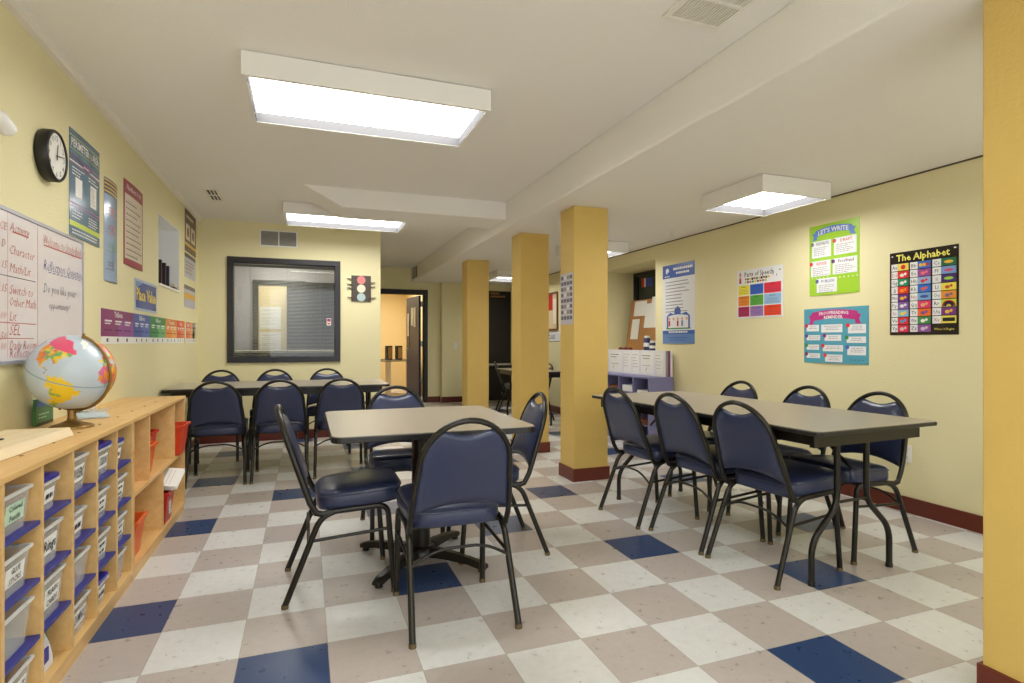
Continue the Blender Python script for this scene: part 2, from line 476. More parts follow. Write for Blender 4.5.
# ceiling lights: box with a recessed diffuser
def ceiling_light(x0, x1, y0, y1, zt, label):
    t = thing('ceiling_light', ((x0 + x1) / 2, (y0 + y1) / 2, zt), 0, label, 'ceiling light', 'boxed ceiling lights')
    hx, hy, h, e = (x1 - x0) / 2, (y1 - y0) / 2, 0.118, 0.022
    b = MB()
    b.box(-hx, hx, -hy, -hy + e, -h, -.004, M_WHITE); b.box(-hx, hx, hy - e, hy, -h, -.004, M_WHITE)
    b.box(-hx, -hx + e, -hy + e, hy - e, -h, -.004, M_WHITE); b.box(hx - e, hx, -hy + e, hy - e, -h, -.004, M_WHITE)
    b.box(-hx + .01, hx - .01, -hy + .01, hy - .01, -.012, -.001, M_BLACK)
    b.build('light_housing', t)
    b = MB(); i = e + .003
    b.box(-hx + e, hx - e, hy - i, hy - e, -h + .003, -.05, M_RECESS_SHADE); b.box(-hx + e, hx - e, -hy + e, -hy + i, -h + .003, -.05, M_RECESS_SHADE)
    b.box(-hx + e, -hx + i, -hy + i, hy - i, -h + .003, -.05, M_RECESS_SHADE); b.box(hx - i, hx - e, -hy + i, hy - i, -h + .003, -.05, M_RECESS_SHADE)
    b.build('shade_liner', t)  # thin dark lining painted as the shaded inner sides of the box
    MB().box(-hx + i, hx - i, -hy + i, hy - i, -.062, -.052, M_DIFF).build('light_diffuser', t)
ceiling_light(-.283, .945, 2.905, 3.53, ZH, 'large boxed ceiling light nearest the camera')
ceiling_light(-.205, 1.02, 5.90, 6.53, ZH, 'boxed ceiling light above the table by the dark-framed window')
ceiling_light(2.82, 3.425, 2.905, 3.51, ZL, 'square boxed ceiling light above the long table by the right wall')
ceiling_light(2.77, 3.375, 5.44, 6.04, ZL, 'square ceiling light partly hidden by the nearest free-standing column with a chart')
ceiling_light(2.77, 3.375, 8.20, 8.80, ZL, 'farthest square ceiling light, seen between two columns')
ceiling_light(-.283, .945, -.1, .52, ZH, 'unseen boxed ceiling light added behind the camera, over the left of the room')  # unseen, continues the row of lights, added to brighten the room
ceiling_light(2.82, 3.425, .25, .86, ZL, 'unseen square ceiling light added behind the camera, over the right of the room')  # also out of view, added at the same spacing for more light

# ================================================================ CHAIRS (face +y, origin on the floor under the seat)
def make_chair(label, pad, group):
    t = thing('banquet_chair', (0, 0, 0), 0, label, 'chair', group)
    r = .0132
    for sx in (-1, 1):
        # rear leg, side rail, front leg share one bend line; each its own mesh
        rear = [((sx * .212, -.238, .014), 0), ((sx * .200, -.095, .372), .05), ((sx * .197, -.03, .392), 0)]
        l = MB().tube(bez(rear, 5), r, M_METAL, 10).build('leg', t)
        MB().lathe([(.0148, 0), (.0148, .013), (.0135, .017)], M_CAP, (sx * .212, -.239), 12).build('foot_cap', l)
        front = [((sx * .197, .10, .397), 0), ((sx * .197, .195, .400), .045), ((sx * .203, .225, .014), 0)]
        l = MB().tube(bez(front, 5), r, M_METAL, 10).build('leg', t)
        MB().lathe([(.0148, 0), (.0148, .013), (.0135, .017)], M_CAP, (sx * .203, .2245), 12).build('foot_cap', l)
        MB().tube([(sx * .203, -.135, .272), (sx * .2, .205, .292)], .0075, M_METAL, 8).build('stretcher', t)
    b = MB()
    for sx in (-1, 1): b.tube([(sx * .197, -.035, .3915), (sx * .197, .105, .3972)], r, M_METAL, 10)
    b.tube([(-.197, .17, .399), (.197, .17, .399)], .008, M_METAL, 8)
    b.tube([(-.197, -.06, .386), (.197, -.06, .386)], .008, M_METAL, 8)
    b.build('seat_frame', t)
    MB().tube(bez([((-.203, -.145, .262), 0), ((-.1, -.145, .318), .06), ((.1, -.145, .318), .06), ((.203, -.145, .262), 0)], 6), .0065, M_METAL, 8).build('stretcher', t)
    # hooped back frame
    def yb(z): return -.125 - .155 * ((z - .40) / .455)
    side = [(.196, .40), (.202, .44), (.200, .50), (.192, .58), (.182, .655)]
    pts = [((.196, -.055), .391)]
    P = [(.197, -.05, .389), (.200, -.085, .384), (.203, -.112, .392)] + [(x, yb(z), z) for x, z in side[1:]]
    for k in range(1, 12):
        a = math.pi * k / 24
        P.append((.182 * math.cos(a), yb(.655 + .187 * math.sin(a)), .655 + .187 * math.sin(a)))
    P.append((0, yb(.842), .842))
    full = P + [(-p[0], p[1], p[2]) for p in reversed(P[:-1])]
    MB().tube(full, .0142, M_METAL, 10, flat=.8).build('back_frame', t)
    # padded back: arched bottom, dipped top, fills the hoop up to the hand hole
    nx, nz = 14, 12
    def top(x): return .778 - .0 + (-.0 if abs(x) > .2 else 0) + .022 * (abs(x) / .12) ** 2 * (1 if abs(x) < .12 else 0) + (.022 if abs(x) >= .12 else 0)
    def hoop(x):
        x = min(abs(x), .1815); return .655 + .187 * math.sqrt(max(0, 1 - (x / .182) ** 2))
    V = []; F = []
    for side_ in (0, 1):
        for i in range(nx + 1):
            s_ = -1 + 2 * i / nx
            for j in range(nz + 1):
                tt = j / nz
                x = s_ * .180
                zt = min(hoop(x) - .004, .783 + .024 * min(1, (abs(x) / .095)) ** 2)
                zb = .462 + .036 * (1 - s_ * s_)
                z = zb + (zt - zb) * tt
                e = (1 - s_ ** 6) * (1 - (2 * tt - 1) ** 6)
                off = (.017 * e + .004) if side_ == 0 else -(.010 * e + .003)
                V.append((x * (1 + .09 * max(0, (.655 - z) / .15)), yb(z) + off, z))
    n1 = (nx + 1) * (nz + 1)
    for i in range(nx):
        for j in range(nz):
            a = i * (nz + 1) + j; q = (a, a + nz + 1, a + nz + 2, a + 1)
            F.append(q); F.append(tuple(n1 + k for k in reversed(q)))
    for i in range(nx):
        for j in (0, nz):
            a = i * (nz + 1) + j; b_ = a + nz + 1; F.append((a, b_, b_ + n1, a + n1))
    for j in range(nz):
        for i in (0, nx):
            a = i * (nz + 1) + j; F.append((a, a + 1, a + 1 + n1, a + n1))
    MB().add(V, F, pad, True).build('backrest', t)
    # seat cushion: rounded plan, domed top, boxed side
    out = []
    N_ = 48
    def plan(a):
        ca, sa = math.cos(a), math.sin(a); n = 5.0
        x = .203 * math.copysign(abs(ca) ** (2 / n), ca); y = .190 * math.copysign(abs(sa) ** (2 / n), sa)
        if y > 0: x *= 1 + .06 * (y / .205)
        else: x *= 1 - .06 * (-y / .205)
        return x, y + .078
    rings = [(.90, .4035), (.97, .4045), (.995, .414), (1.0, .440), (.992, .462), (.965, .474), (.90, .4815), (.7, .4875), (.4, .4905)]
    V = []
    for k_, (sc, z) in enumerate(rings):
        for i in range(N_):
            x, y = plan(2 * math.pi * i / N_); V.append((x * sc, .078 + (y - .078) * sc, z + (y - .078) * sc * .07))
    F = []
    for k_ in range(len(rings) - 1):
        for i in range(N_):
            i2 = (i + 1) % N_; F.append((k_ * N_ + i, k_ * N_ + i2, (k_ + 1) * N_ + i2, (k_ + 1) * N_ + i))
    V.append((0, .078, .491)); c_ = len(V) - 1; base = (len(rings) - 1) * N_
    for i in range(N_): F.append((base + i, base + (i + 1) % N_, c_))
    F.append(tuple(range(N_ - 1, -1, -1)))
    seat = MB().add(V, F, pad, True).build('seat', t)
    pp = [(plan(2 * math.pi * i / N_)[0] * 1.0, .078 + (plan(2 * math.pi * i / N_)[1] - .078) * 1.0, .463 + (plan(2 * math.pi * i / N_)[1] - .078) * .07) for i in range(N_)]
    MB().tube(pp, .0035, pad, 6, closed=True).build('piping', seat)
    return t

G1 = 'navy chairs around the square table'; G2 = 'navy chairs along the long table by the right wall'; G3 = 'navy chairs at the table under the window'
CH = [
 (.157, 2.805, -90, 'navy vinyl chair turned sideways at the left edge of the square pedestal table', G1),
 (.587, 2.338, 0, 'navy vinyl chair with its back to the camera, in front of the square table', G1),
 (.992, 2.992, 86, 'navy vinyl chair at the right edge of the square table, before the middle column', G1),
 (.556, 3.475, 180, 'navy vinyl chair facing the camera behind the square pedestal table', G1),
 (2.256, 2.25, -84, 'nearest navy chair on the room side of the long folding table', G2),
 (2.215, 2.712, -86, 'middle navy chair on the room side of the long folding table', G2),
 (2.13, 3.18, -87, 'farthest navy chair on the room side of the long table, beside the column', G2),
 (2.855, 2.315, 92, 'nearest navy chair on the wall side of the long table, by the outlet', G2),
 (2.84, 2.79, 92, 'middle navy chair on the wall side of the long folding table', G2),
 (2.76, 3.31, 93, 'farthest navy chair on the wall side of the long folding table', G2),
 (-.67, 5.20, 1, 'navy chair nearest the shelves, back to the camera, scuffed at its top right', G3),
 (-.195, 5.19, 0, 'middle one of the navy chairs with their backs to the camera under the window', G3),
 (.285, 5.20, 0, 'right one of the navy chairs with their backs to the camera under the window', G3),
 (-.81, 6.17, 180, 'left navy chair against the window wall, facing the camera across the table', G3),
 (-.30, 6.17, 180, 'middle navy chair against the window wall, facing the camera across the table', G3),
 (.22, 6.17, 180, 'right navy chair against the window wall, facing the camera across the table', G3),
]
proto = make_chair(CH[0][3], M_VINYL, G1)
for i, (x, y, a, lab, g) in enumerate(CH):
    o = proto if i == 0 else copy_tree(proto)
    o.location = (x, y, 0); o.rotation_euler = (0, 0, R(a)); o['label'] = lab; o['group'] = g
    if 10 <= i <= 12: o.scale = (1, 1, .98)
gch = make_chair('charcoal chair seen from behind between the two farther columns', M_VINYLG, 'charcoal chairs at the far table')
gch.location = (3.16, 8.66, 0); gch.rotation_euler = (0, 0, R(-104)); gch.scale = (.96, .96, .96)
o = copy_tree(gch); o.location = (3.13, 7.62, 0); o.rotation_euler = (0, 0, R(95)); o['label'] = 'charcoal chair at the far table, seen just left of the column with the chart'

# ================================================================ TABLES
def top_mesh(hx, hy, z, r, t, th=.03):
    b = MB(); pl = rrect(-hx, hx, -hy, hy, r, 6)
    b.prism(pl, 'z', z - .004, z, M_TOP)
    MB_e = MB(); MB_e.prism(rrect(-hx - .004, hx + .004, -hy - .004, hy + .004, r, 6), 'z', z - th, z - .003, M_EDGE)
    tt = b.build('tabletop', t); MB_e.build('edge_band', tt, bevel=.004)
    return tt
t = thing('pedestal_table', (.567, 2.925, 0), 0, 'square greige laminate table with black edge on a black pedestal', 'table')
top_mesh(.462, .468, .742, .05, t)
b = MB(); b.lathe([(.048, .045), (.048, .70)], M_METAL, seg=24); b.lathe([(.075, .04), (.07, .075), (.05, .085)], M_METAL, seg=24)
b.build('pedestal', t)
b = MB().box(-.16, .16, -.16, .16, .70, .7115, M_METAL); b.build('mounting_plate', t)
for k in range(4):
    a = R(45 + 90 * k + 1); d = Vector((math.cos(a), math.sin(a), 0)); n_ = Vector((-d.y, d.x, 0))
    V = []
    for (s_, w, z0, z1) in ((.03, .032, .03, .082), (.15, .03, .035, .078), (.28, .028, .03, .062), (.35, .03, .018, .048), (.385, .022, .016, .036)):
        for sg in (-1, 1):
            for z in (z0, z1): V.append(d * s_ + n_ * (sg * w * (1 if z == z0 else .7)) + Vector((0, 0, z)))
    F = []
    for i in range(4):
        o_ = i * 4; F += [(o_, o_ + 1, o_ + 5, o_ + 4), (o_ + 2, o_ + 6, o_ + 7, o_ + 3), (o_ + 1, o_ + 3, o_ + 7, o_ + 5), (o_, o_ + 4, o_ + 6, o_ + 2)]
    F += [(0, 2, 3, 1), (16, 17, 19, 18)]
    lg = MB().add(V, F, M_METAL, False).build('foot', t, bevel=.006)
    MB().lathe([(.017, 0), (.019, .004), (.016, .018)], M_BLACK, (d.x * .355, d.y * .355), 14).build('glide', lg)

def folding_table(loc, rz, hx, hy, z, label, wish=True):
    """hx half width, hy half length; leg frames stand across the width near each end"""
    t = thing('folding_table', loc, rz, label, 'table')
    top_mesh(hx, hy, z, .035, t, .022)
    b = MB()
    b.box(-hx + .05, hx - .05, -hy + .06, -hy + .085, z - .085, z - .022, M_METAL); b.box(-hx + .05, hx - .05, hy - .085, hy - .06, z - .085, z - .022, M_METAL)
    b.box(-hx + .05, -hx + .075, -hy + .085, hy - .085, z - .075, z - .022, M_METAL); b.box(hx - .075, hx - .05, -hy + .085, hy - .085, z - .075, z - .022, M_METAL)
    b.build('apron', t)
    for e in (-1, 1):
        y = e * (hy - .15)
        for sx in (-1, 1):
            pts = [((sx * .105, y, z - .03), 0), ((sx * .105, y, .36), .06), ((sx * (hx - .145), y, .20), .07), ((sx * (hx - .145), y, .0), 0)]
            l = MB().tube(bez(pts, 7), .0145, M_METAL, 12).build('leg', t)
            MB().lathe([(.0165, 0), (.0165, .02), (.0155, .022)], M_BLACK, (sx * (hx - .145), y), 12).build('foot_cap', l)
        MB().tube([(-.105, y, .37), (.105, y, .37)], .008, M_METAL, 8).tube([(-.105, y, z - .04), (.105, y, z - .04)], .012, M_METAL, 8).build('leg_brace', t)
        MB().tube([(0, y, .52), (0, y - e * .24, z - .03)], .008, M_METAL, 8).build('folding_brace', t)
    return t
folding_table((2.455, 2.79, 0), R(3.4), .425, .935, .75, 'long greige folding table with wishbone legs by the right wall')
folding_table((-.185, 5.69, 0), R(90), .42, .915, .75, 'long greige folding table standing under the dark-framed window')
folding_table((2.98, 7.45, 0), R(0), .30, .60, .74, 'far folding table seen just right of the middle column')
folding_table((3.19, 9.45, 0), R(90), .36, .55, .74, 'farthest table, standing before the black door')

# ================================================================ SHELVES AND BINS
UX, UB = -.766, -1.118     # front plane, back plane
def cubby_unit(y0, y1, tops, cols, rows, label, blue):
    t = thing('storage_shelf', (UX, y0, 0), 0, label, 'shelf', 'maple shelf units along the left wall')
    L = y1 - y0; D = UB - UX; th = .019
    b = MB(); b.box(D, .004, 0, L, .757, .775, M_MAPLE); o = b.build('top_board', t, bevel=.002)
    s_ = MB()
    for yy in [0.10 + .245 * k for k in range(int((L - .1) / .245) + 1)]:
        s_.lathe([(.006, 0), (.006, .0012)], M_INK, (-.09, yy), 10, z0=.775)
    s_.build('screw_heads', o)
    MB().box(D, 0, 0, L, .045, .063, M_MAPLE).build('bottom_board', t)
    MB().box(D, -.006, 0.0, L, .0, .045, M_MAPLE).build('plinth', t)
    MB().box(D, D + .006, th, L - th, .063, .757, M_MAPLE).build('back_panel', t)
    for yy in (0, L - th): MB().box(D, -.001, yy, yy + th, .063, .757, M_MAPLE).build('side_panel', t)
    return t, L, D
t, L, D = cubby_unit(1.648, 3.122, 0, 6, 4, 'maple shelf unit with four rows of cubbies and blue shelves', True)
CY = [1.648 + .2457 * k for k in range(7)]
for k in range(1, 6): MB().box(D + .006, -.001, CY[k] - 1.648 - .0, CY[k] - 1.648 + .017, .063, .757, M_MAPLE).build('divider', t)
for k in range(6):
    for z in (.237, .413, .590):
        MB().box(D + .006, -.004, CY[k] - 1.648 + .019, CY[k + 1] - 1.648 - .001, z - .012, z, M_BLUESHELF).build('blue_shelf', t)
t, L, D = cubby_unit(3.128, 4.35, 0, 0, 0, 'maple shelf unit with larger open compartments at the far end', False)
for y in (3.43, 4.03): MB().box(D + .006, -.001, y - 3.128 - .009, y - 3.128 + .009, .415, .757, M_MAPLE).build('divider', t)
MB().box(D + .006, -.001, 3.73 - 3.128 - .009, 3.73 - 3.128 + .009, .063, .397, M_MAPLE).build('divider', t)
MB().box(D + .006, -.001, .019, L - .019, .397, .415, M_MAPLE).build('middle_shelf', t)

def bin_shell(wb, wt, db, dt, h, th, mt, b):
    """open tapered box: bottom (db x wb), top (dt x wt)"""
    ob = [(-db / 2, -wb / 2, 0), (db / 2, -wb / 2, 0), (db / 2, wb / 2, 0), (-db / 2, wb / 2, 0)]
    ot = [(-dt / 2, -wt / 2, h), (dt / 2, -wt / 2, h), (dt / 2, wt / 2, h), (-dt / 2, wt / 2, h)]
    it = [(x * (1 - 2 * th / dt), y * (1 - 2 * th / wt), h) for x, y, _ in ot]
    ib = [(x * (1 - 2 * th / db), y * (1 - 2 * th / wb), th) for x, y, _ in ob]
    V = ob + ot + it + ib; F = [(3, 2, 1, 0), (12, 13, 14, 15)]
    for i in range(4):
        j = (i + 1) % 4; F += [(i, j, 4 + j, 4 + i), (4 + i, 4 + j, 8 + j, 8 + i), (8 + i, 8 + j, 12 + j, 12 + i)]
    b.add(V, F, mt)
def storage_bin(y, z, label, txt=None, lab_mt=M_PAPER, h=.115, w=.165, lid=False, cont=None, back=.0, dep=.22, cat='bin', xf=-.780):
    """a bin whose front faces +x; y = its middle"""
    cx = xf - back - dep / 2
    t = thing('storage_bin', (cx, y, z + .001), 0, label, cat, 'clear plastic bins in the cubbies')
    wb, wt, db, dt = w * .86, w, dep * .9, dep
    b = MB(); bin_shell(wb, wt, db, dt, h, .003, M_PLASTIC, b); b.build('bin_body', t, bevel=.003)
    b = MB()
    for (x0, x1, y0, y1) in ((-dt / 2 - .005, dt / 2 + .005, -wt / 2 - .005, -wt / 2), (-dt / 2 - .005, dt / 2 + .005, wt / 2, wt / 2 + .005), (-dt / 2 - .005, -dt / 2, -wt / 2, wt / 2), (dt / 2, dt / 2 + .005, -wt / 2, wt / 2)):
        b.box(x0, x1, y0, y1, h - .009, h + .001, M_PLRIM)
    b.build('bin_rim', t)
    if lid:
        b = MB(); q = rrect(-dt / 2 - .008, dt / 2 + .008, -wt / 2 - .008, wt / 2 + .008, .02)
        b.prism(q, 'z', h + .002, h + .016, M_LIDB); b.prism(rrect(-dt / 2 + .015, dt / 2 - .015, -wt / 2 + .015, wt / 2 - .015, .015), 'z', h + .016, h + .022, M_LIDB)
        b.build('lid', t, bevel=.003)
    if cont:
        b = MB()
        for k in range(9):
            a = random.uniform(-.4, .4); cx_, cy_ = random.uniform(-db * .34, db * .34), random.uniform(-wb * .3, wb * .3)
            Mx = Matrix.Translation((cx_, cy_, .006 + random.uniform(0, h * .45))) @ Matrix.Rotation(a, 4, 'Z') @ Matrix.Rotation(random.uniform(-.3, .3), 4, 'X')
            b.box(-.03, .03, -.012, .012, 0, .02, cont[k % len(cont)], Mx)
        o = b.build('bin_contents', t); o['kind'] = 'stuff'
    if txt is not None:
        lw, lh = w * .62, h * .46
        s = Sheet(lw, lh, lab_mt, thick=.0012)
        rows_ = txt.split('\n'); n = len(rows_)
        for i, r_ in enumerate(rows_):
            if r_: s.text(r_, lw / 2, lh * (1 - (i + .75) / n), lh / n * .85, M_INK, align='CENTER', bold=.012, fit=lw * .88)
            else: s.lines(lw * .12, lw * .88, lh * (1 - (i + .7) / n), 1, 1, lh / n * .35, M_INK, align='CENTER')
        o = s.build('bin_label', (0, 0, 0), '+x', None, None)
        o.parent = t
        tl = math.atan((dt - db) / 2 / h); z0 = h * .28
        o.location = (db / 2 + (dt - db) / 2 * (z0 / h) + .0015, -lw / 2, z0); o.rotation_euler = (0, 0, R(90))
        for v in o.data.vertices: v.co.y -= v.co.z * math.tan(tl)
    return t
C1 = [mat('pencil_mix_1', (196, 120, 70), .6), mat('pencil_mix_2', (120, 130, 90), .6), mat('pencil_mix_3', (150, 60, 60), .6)]
C2 = [mat('glue_white', (228, 224, 214), .5), mat('glue_pink', (228, 130, 110), .5)]
C3 = [mat('grey_blocks', (150, 146, 140), .6), mat('dark_blocks', (70, 66, 64), .6)]
GRN = mat('pale_green_label', (196, 226, 200), .6)
Z4, Z3, Z2, Z1 = .063, .237, .413, .590
c1, c2, c3, c4, c5 = [CY[k] + .02 for k in range(1, 6)]
storage_bin(c1 + .095, Z1, 'clear bin labelled Colored Pencils, top cubby of the nearest column', 'Colored\nPencils', GRN, cont=C1, h=.12, w=.18)
storage_bin(c1 + .095, Z2, 'clear bin with a GLUE STICKS label, second cubby down nearest the camera', 'GLUE\nSTICKS', cont=C2, h=.118, w=.18)
storage_bin(c1 + .10, Z3, 'clear bin without any label, third cubby down nearest the camera', None, h=.13, w=.185, dep=.24)
storage_bin(c1 + .10, Z4, 'clear bin in the bottom cubby of the nearest column, white label', 'DOMINOES', cont=C2, h=.125, w=.185)
storage_bin(c2 + .078, Z1, 'small clear tub with a wide blue lid, top cubby of the second column', '', h=.10, w=.12, lid=True)
storage_bin(c2 + .085, Z2, 'clear bin with a small square white label, second cubby of the second column', 'Rings', h=.13, w=.165, dep=.24)
storage_bin(c2 + .10, Z3, 'clear bin with a tall FLASH CARDS label, third cubby of the second column', 'FLASH\nCARDS', h=.14, w=.18, cont=C2)
storage_bin(c3 + .085, Z1, 'clear bin labelled RULERS in the top cubby of the third column', 'RULERS', h=.13, w=.165)
storage_bin(c3 + .078, Z2, 'clear bin with white label, second cubby of the third column', '', h=.11, w=.13)
storage_bin(c3 + .095, Z3, 'unlabelled clear bin, third cubby of the third column', None, h=.12, w=.175, cont=C1)
storage_bin(c3 + .095, Z4, 'clear bin with dark blocks inside, bottom cubby of the third column', 'DOMINOS', h=.125, w=.175, cont=C3)
storage_bin(c4 + .105, Z1, 'clear bin labelled SCISSORS under a blue lid', 'SCISSORS', h=.115, w=.17, lid=True)
storage_bin(c4 + .088, Z2, 'clear bin with white label right below the SCISSORS bin', '\n', h=.12, w=.16)
storage_bin(c4 + .09, Z3, 'clear bin with a white label, third cubby of the fourth column', '\n', h=.12, w=.165)
storage_bin(c4 + .082, Z4, 'clear bin with a blue lid in the bottom cubby of the fourth column', '', h=.10, w=.13, lid=True)
storage_bin(c5 + .064, Z1, 'small clear tub with a blue lid, top cubby beside the open compartments', '', h=.10, w=.10, lid=True)
storage_bin(c5 + .085, Z2, 'clear bin with white label, second cubby beside the open compartments', '\n', h=.12, w=.16)
storage_bin(c5 + .085, Z3, 'clear bin with white label, third cubby beside the open compartments', '\n', h=.12, w=.16)
storage_bin(c5 + .08, Z4, 'unlabelled bin with pink things inside, bottom cubby beside the open compartments', None, h=.13, w=.155, cont=[mat('pink_bits', (226, 130, 130), .6)])
# booklets leaning in one bottom cubby
for k, (mt_, lab, y0, x0) in enumerate(((mat('green_cover', (70, 130, 96), .4), 'green booklet leaning in the bottom cubby beside the clear bins', c2 + .055, -.812), (mat('white_cover', (226, 228, 236), .4), 'white booklet with blue print leaning in the bottom cubby', c2 + .02, -.795))):
    pr = [(x0 - .05 * (q / 8) ** 2, .003 + .15 * q / 8 - (.0 if k else -.008)) for q in range(9)]
    pr += [(x - .005, z) for x, z in reversed(pr)]
    b = MB().prism([(x, Z4 + z) for x, z in pr], 'y', y0, y0 + .125, mt_)
    if k == 1: b.box(x0 - .004, x0 + .001, y0 + .03, y0 + .09, Z4 + .03, Z4 + .075, mat('blue_print', (50, 50, 150), .5))
    tag(b.build('booklet'), lab, 'booklet', 'booklets in the bottom cubby')

def tote(x, y, z, rz, label, mt, h=.16, w=.20, dep=.26):
    t = thing('plastic_tote', (x, y, z + .001), rz, label, 'tote', 'orange and red plastic totes')
    b = MB(); bin_shell(w * .78, w, dep * .82, dep, h, .004, mt, b); b.build('tote_body', t, bevel=.004)
    b = MB()
    for (x0, x1, y0, y1) in ((-dep / 2 - .009, dep / 2 + .009, -w / 2 - .009, -w / 2 + .001), (-dep / 2 - .009, dep / 2 + .009, w / 2 - .001, w / 2 + .009), (-dep / 2 - .009, -dep / 2 + .001, -w / 2, w / 2), (dep / 2 - .001, dep / 2 + .009, -w / 2, w / 2)):
        b.box(x0, x1, y0, y1, h - .016, h, mt)
    b.build('tote_rim', t, bevel=.002)
    return t
tote(-.95, 3.26, .415, 0, 'pale orange tote tucked in the first upper compartment', M_ORANGE, .17, .17)
tote(-.90, 3.545, .415, 0, 'orange tote in the middle upper compartment', M_ORANGE, .17, .17, .24)
tote(-.94, 3.76, .415, 0, 'red tote standing behind the orange one in the middle upper compartment', M_RED, .21, .16, .24)
tote(-.862, 4.19, .415, 0, 'red-orange tote sticking out of the upper end compartment', mat('red_orange_plastic', (214, 66, 30), .35), .19, .21, .26)
tote(-.905, 3.32, .063, R(2), 'orange tote in the lower left compartment', M_ORANGE, .19, .20, .25)
tt_ = tote(-.875, 3.88, .063, 0, 'dark red tote with white label in the lower end compartment', M_RED, .19, .19, .24)
s = Sheet(.06, .09, M_PAPER, thick=.001); s.lines(.008, .052, .07, 4, .02, .006, M_RED)
o = s.build('tote_label', (.112, -.03, .05), '+x', None, None); o.parent = tt_
b = MB(); Mx = Matrix.Translation((-.82, 3.93, .302)) @ Matrix.Rotation(R(8), 4, 'Y') @ Matrix.Rotation(R(18), 4, 'X')
for k in range(7): b.box(-.14 + random.uniform(-.01, .01), .10 + random.uniform(-.012, .012), -.105, .105, k * .004, k * .004 + .003, M_PAPER, Mx)
for k in range(9): b.box(-.11 + k * .021, -.108 + k * .021, -.085, .085, .0275, .0282, M_STEEL, Mx)
tag(b.build('paper_stack'), 'sheaf of lined white papers lying on the dark red tote', 'paper')

# things on top of the shelves
b = MB(); Mx = Matrix.Translation((-.985, 2.24, .776)) @ Matrix.Rotation(R(4), 4, 'Z')
t = thing('wooden_tray', (-.985, 2.30, .776), R(-3), 'low pale wooden box lying on the shelf top at the left edge', 'box')
MB().prism([(-.10, 0), (.12, 0), (.105, .032), (-.10, .032)], 'y', -.45, .36, wood('pale_birch', (232, 212, 174), (240, 224, 190))).build('box_body', t, bevel=.003)
MB().box(-.015, .015, .08, .10, .0325, .036, M_BLACK).build('latch', t)

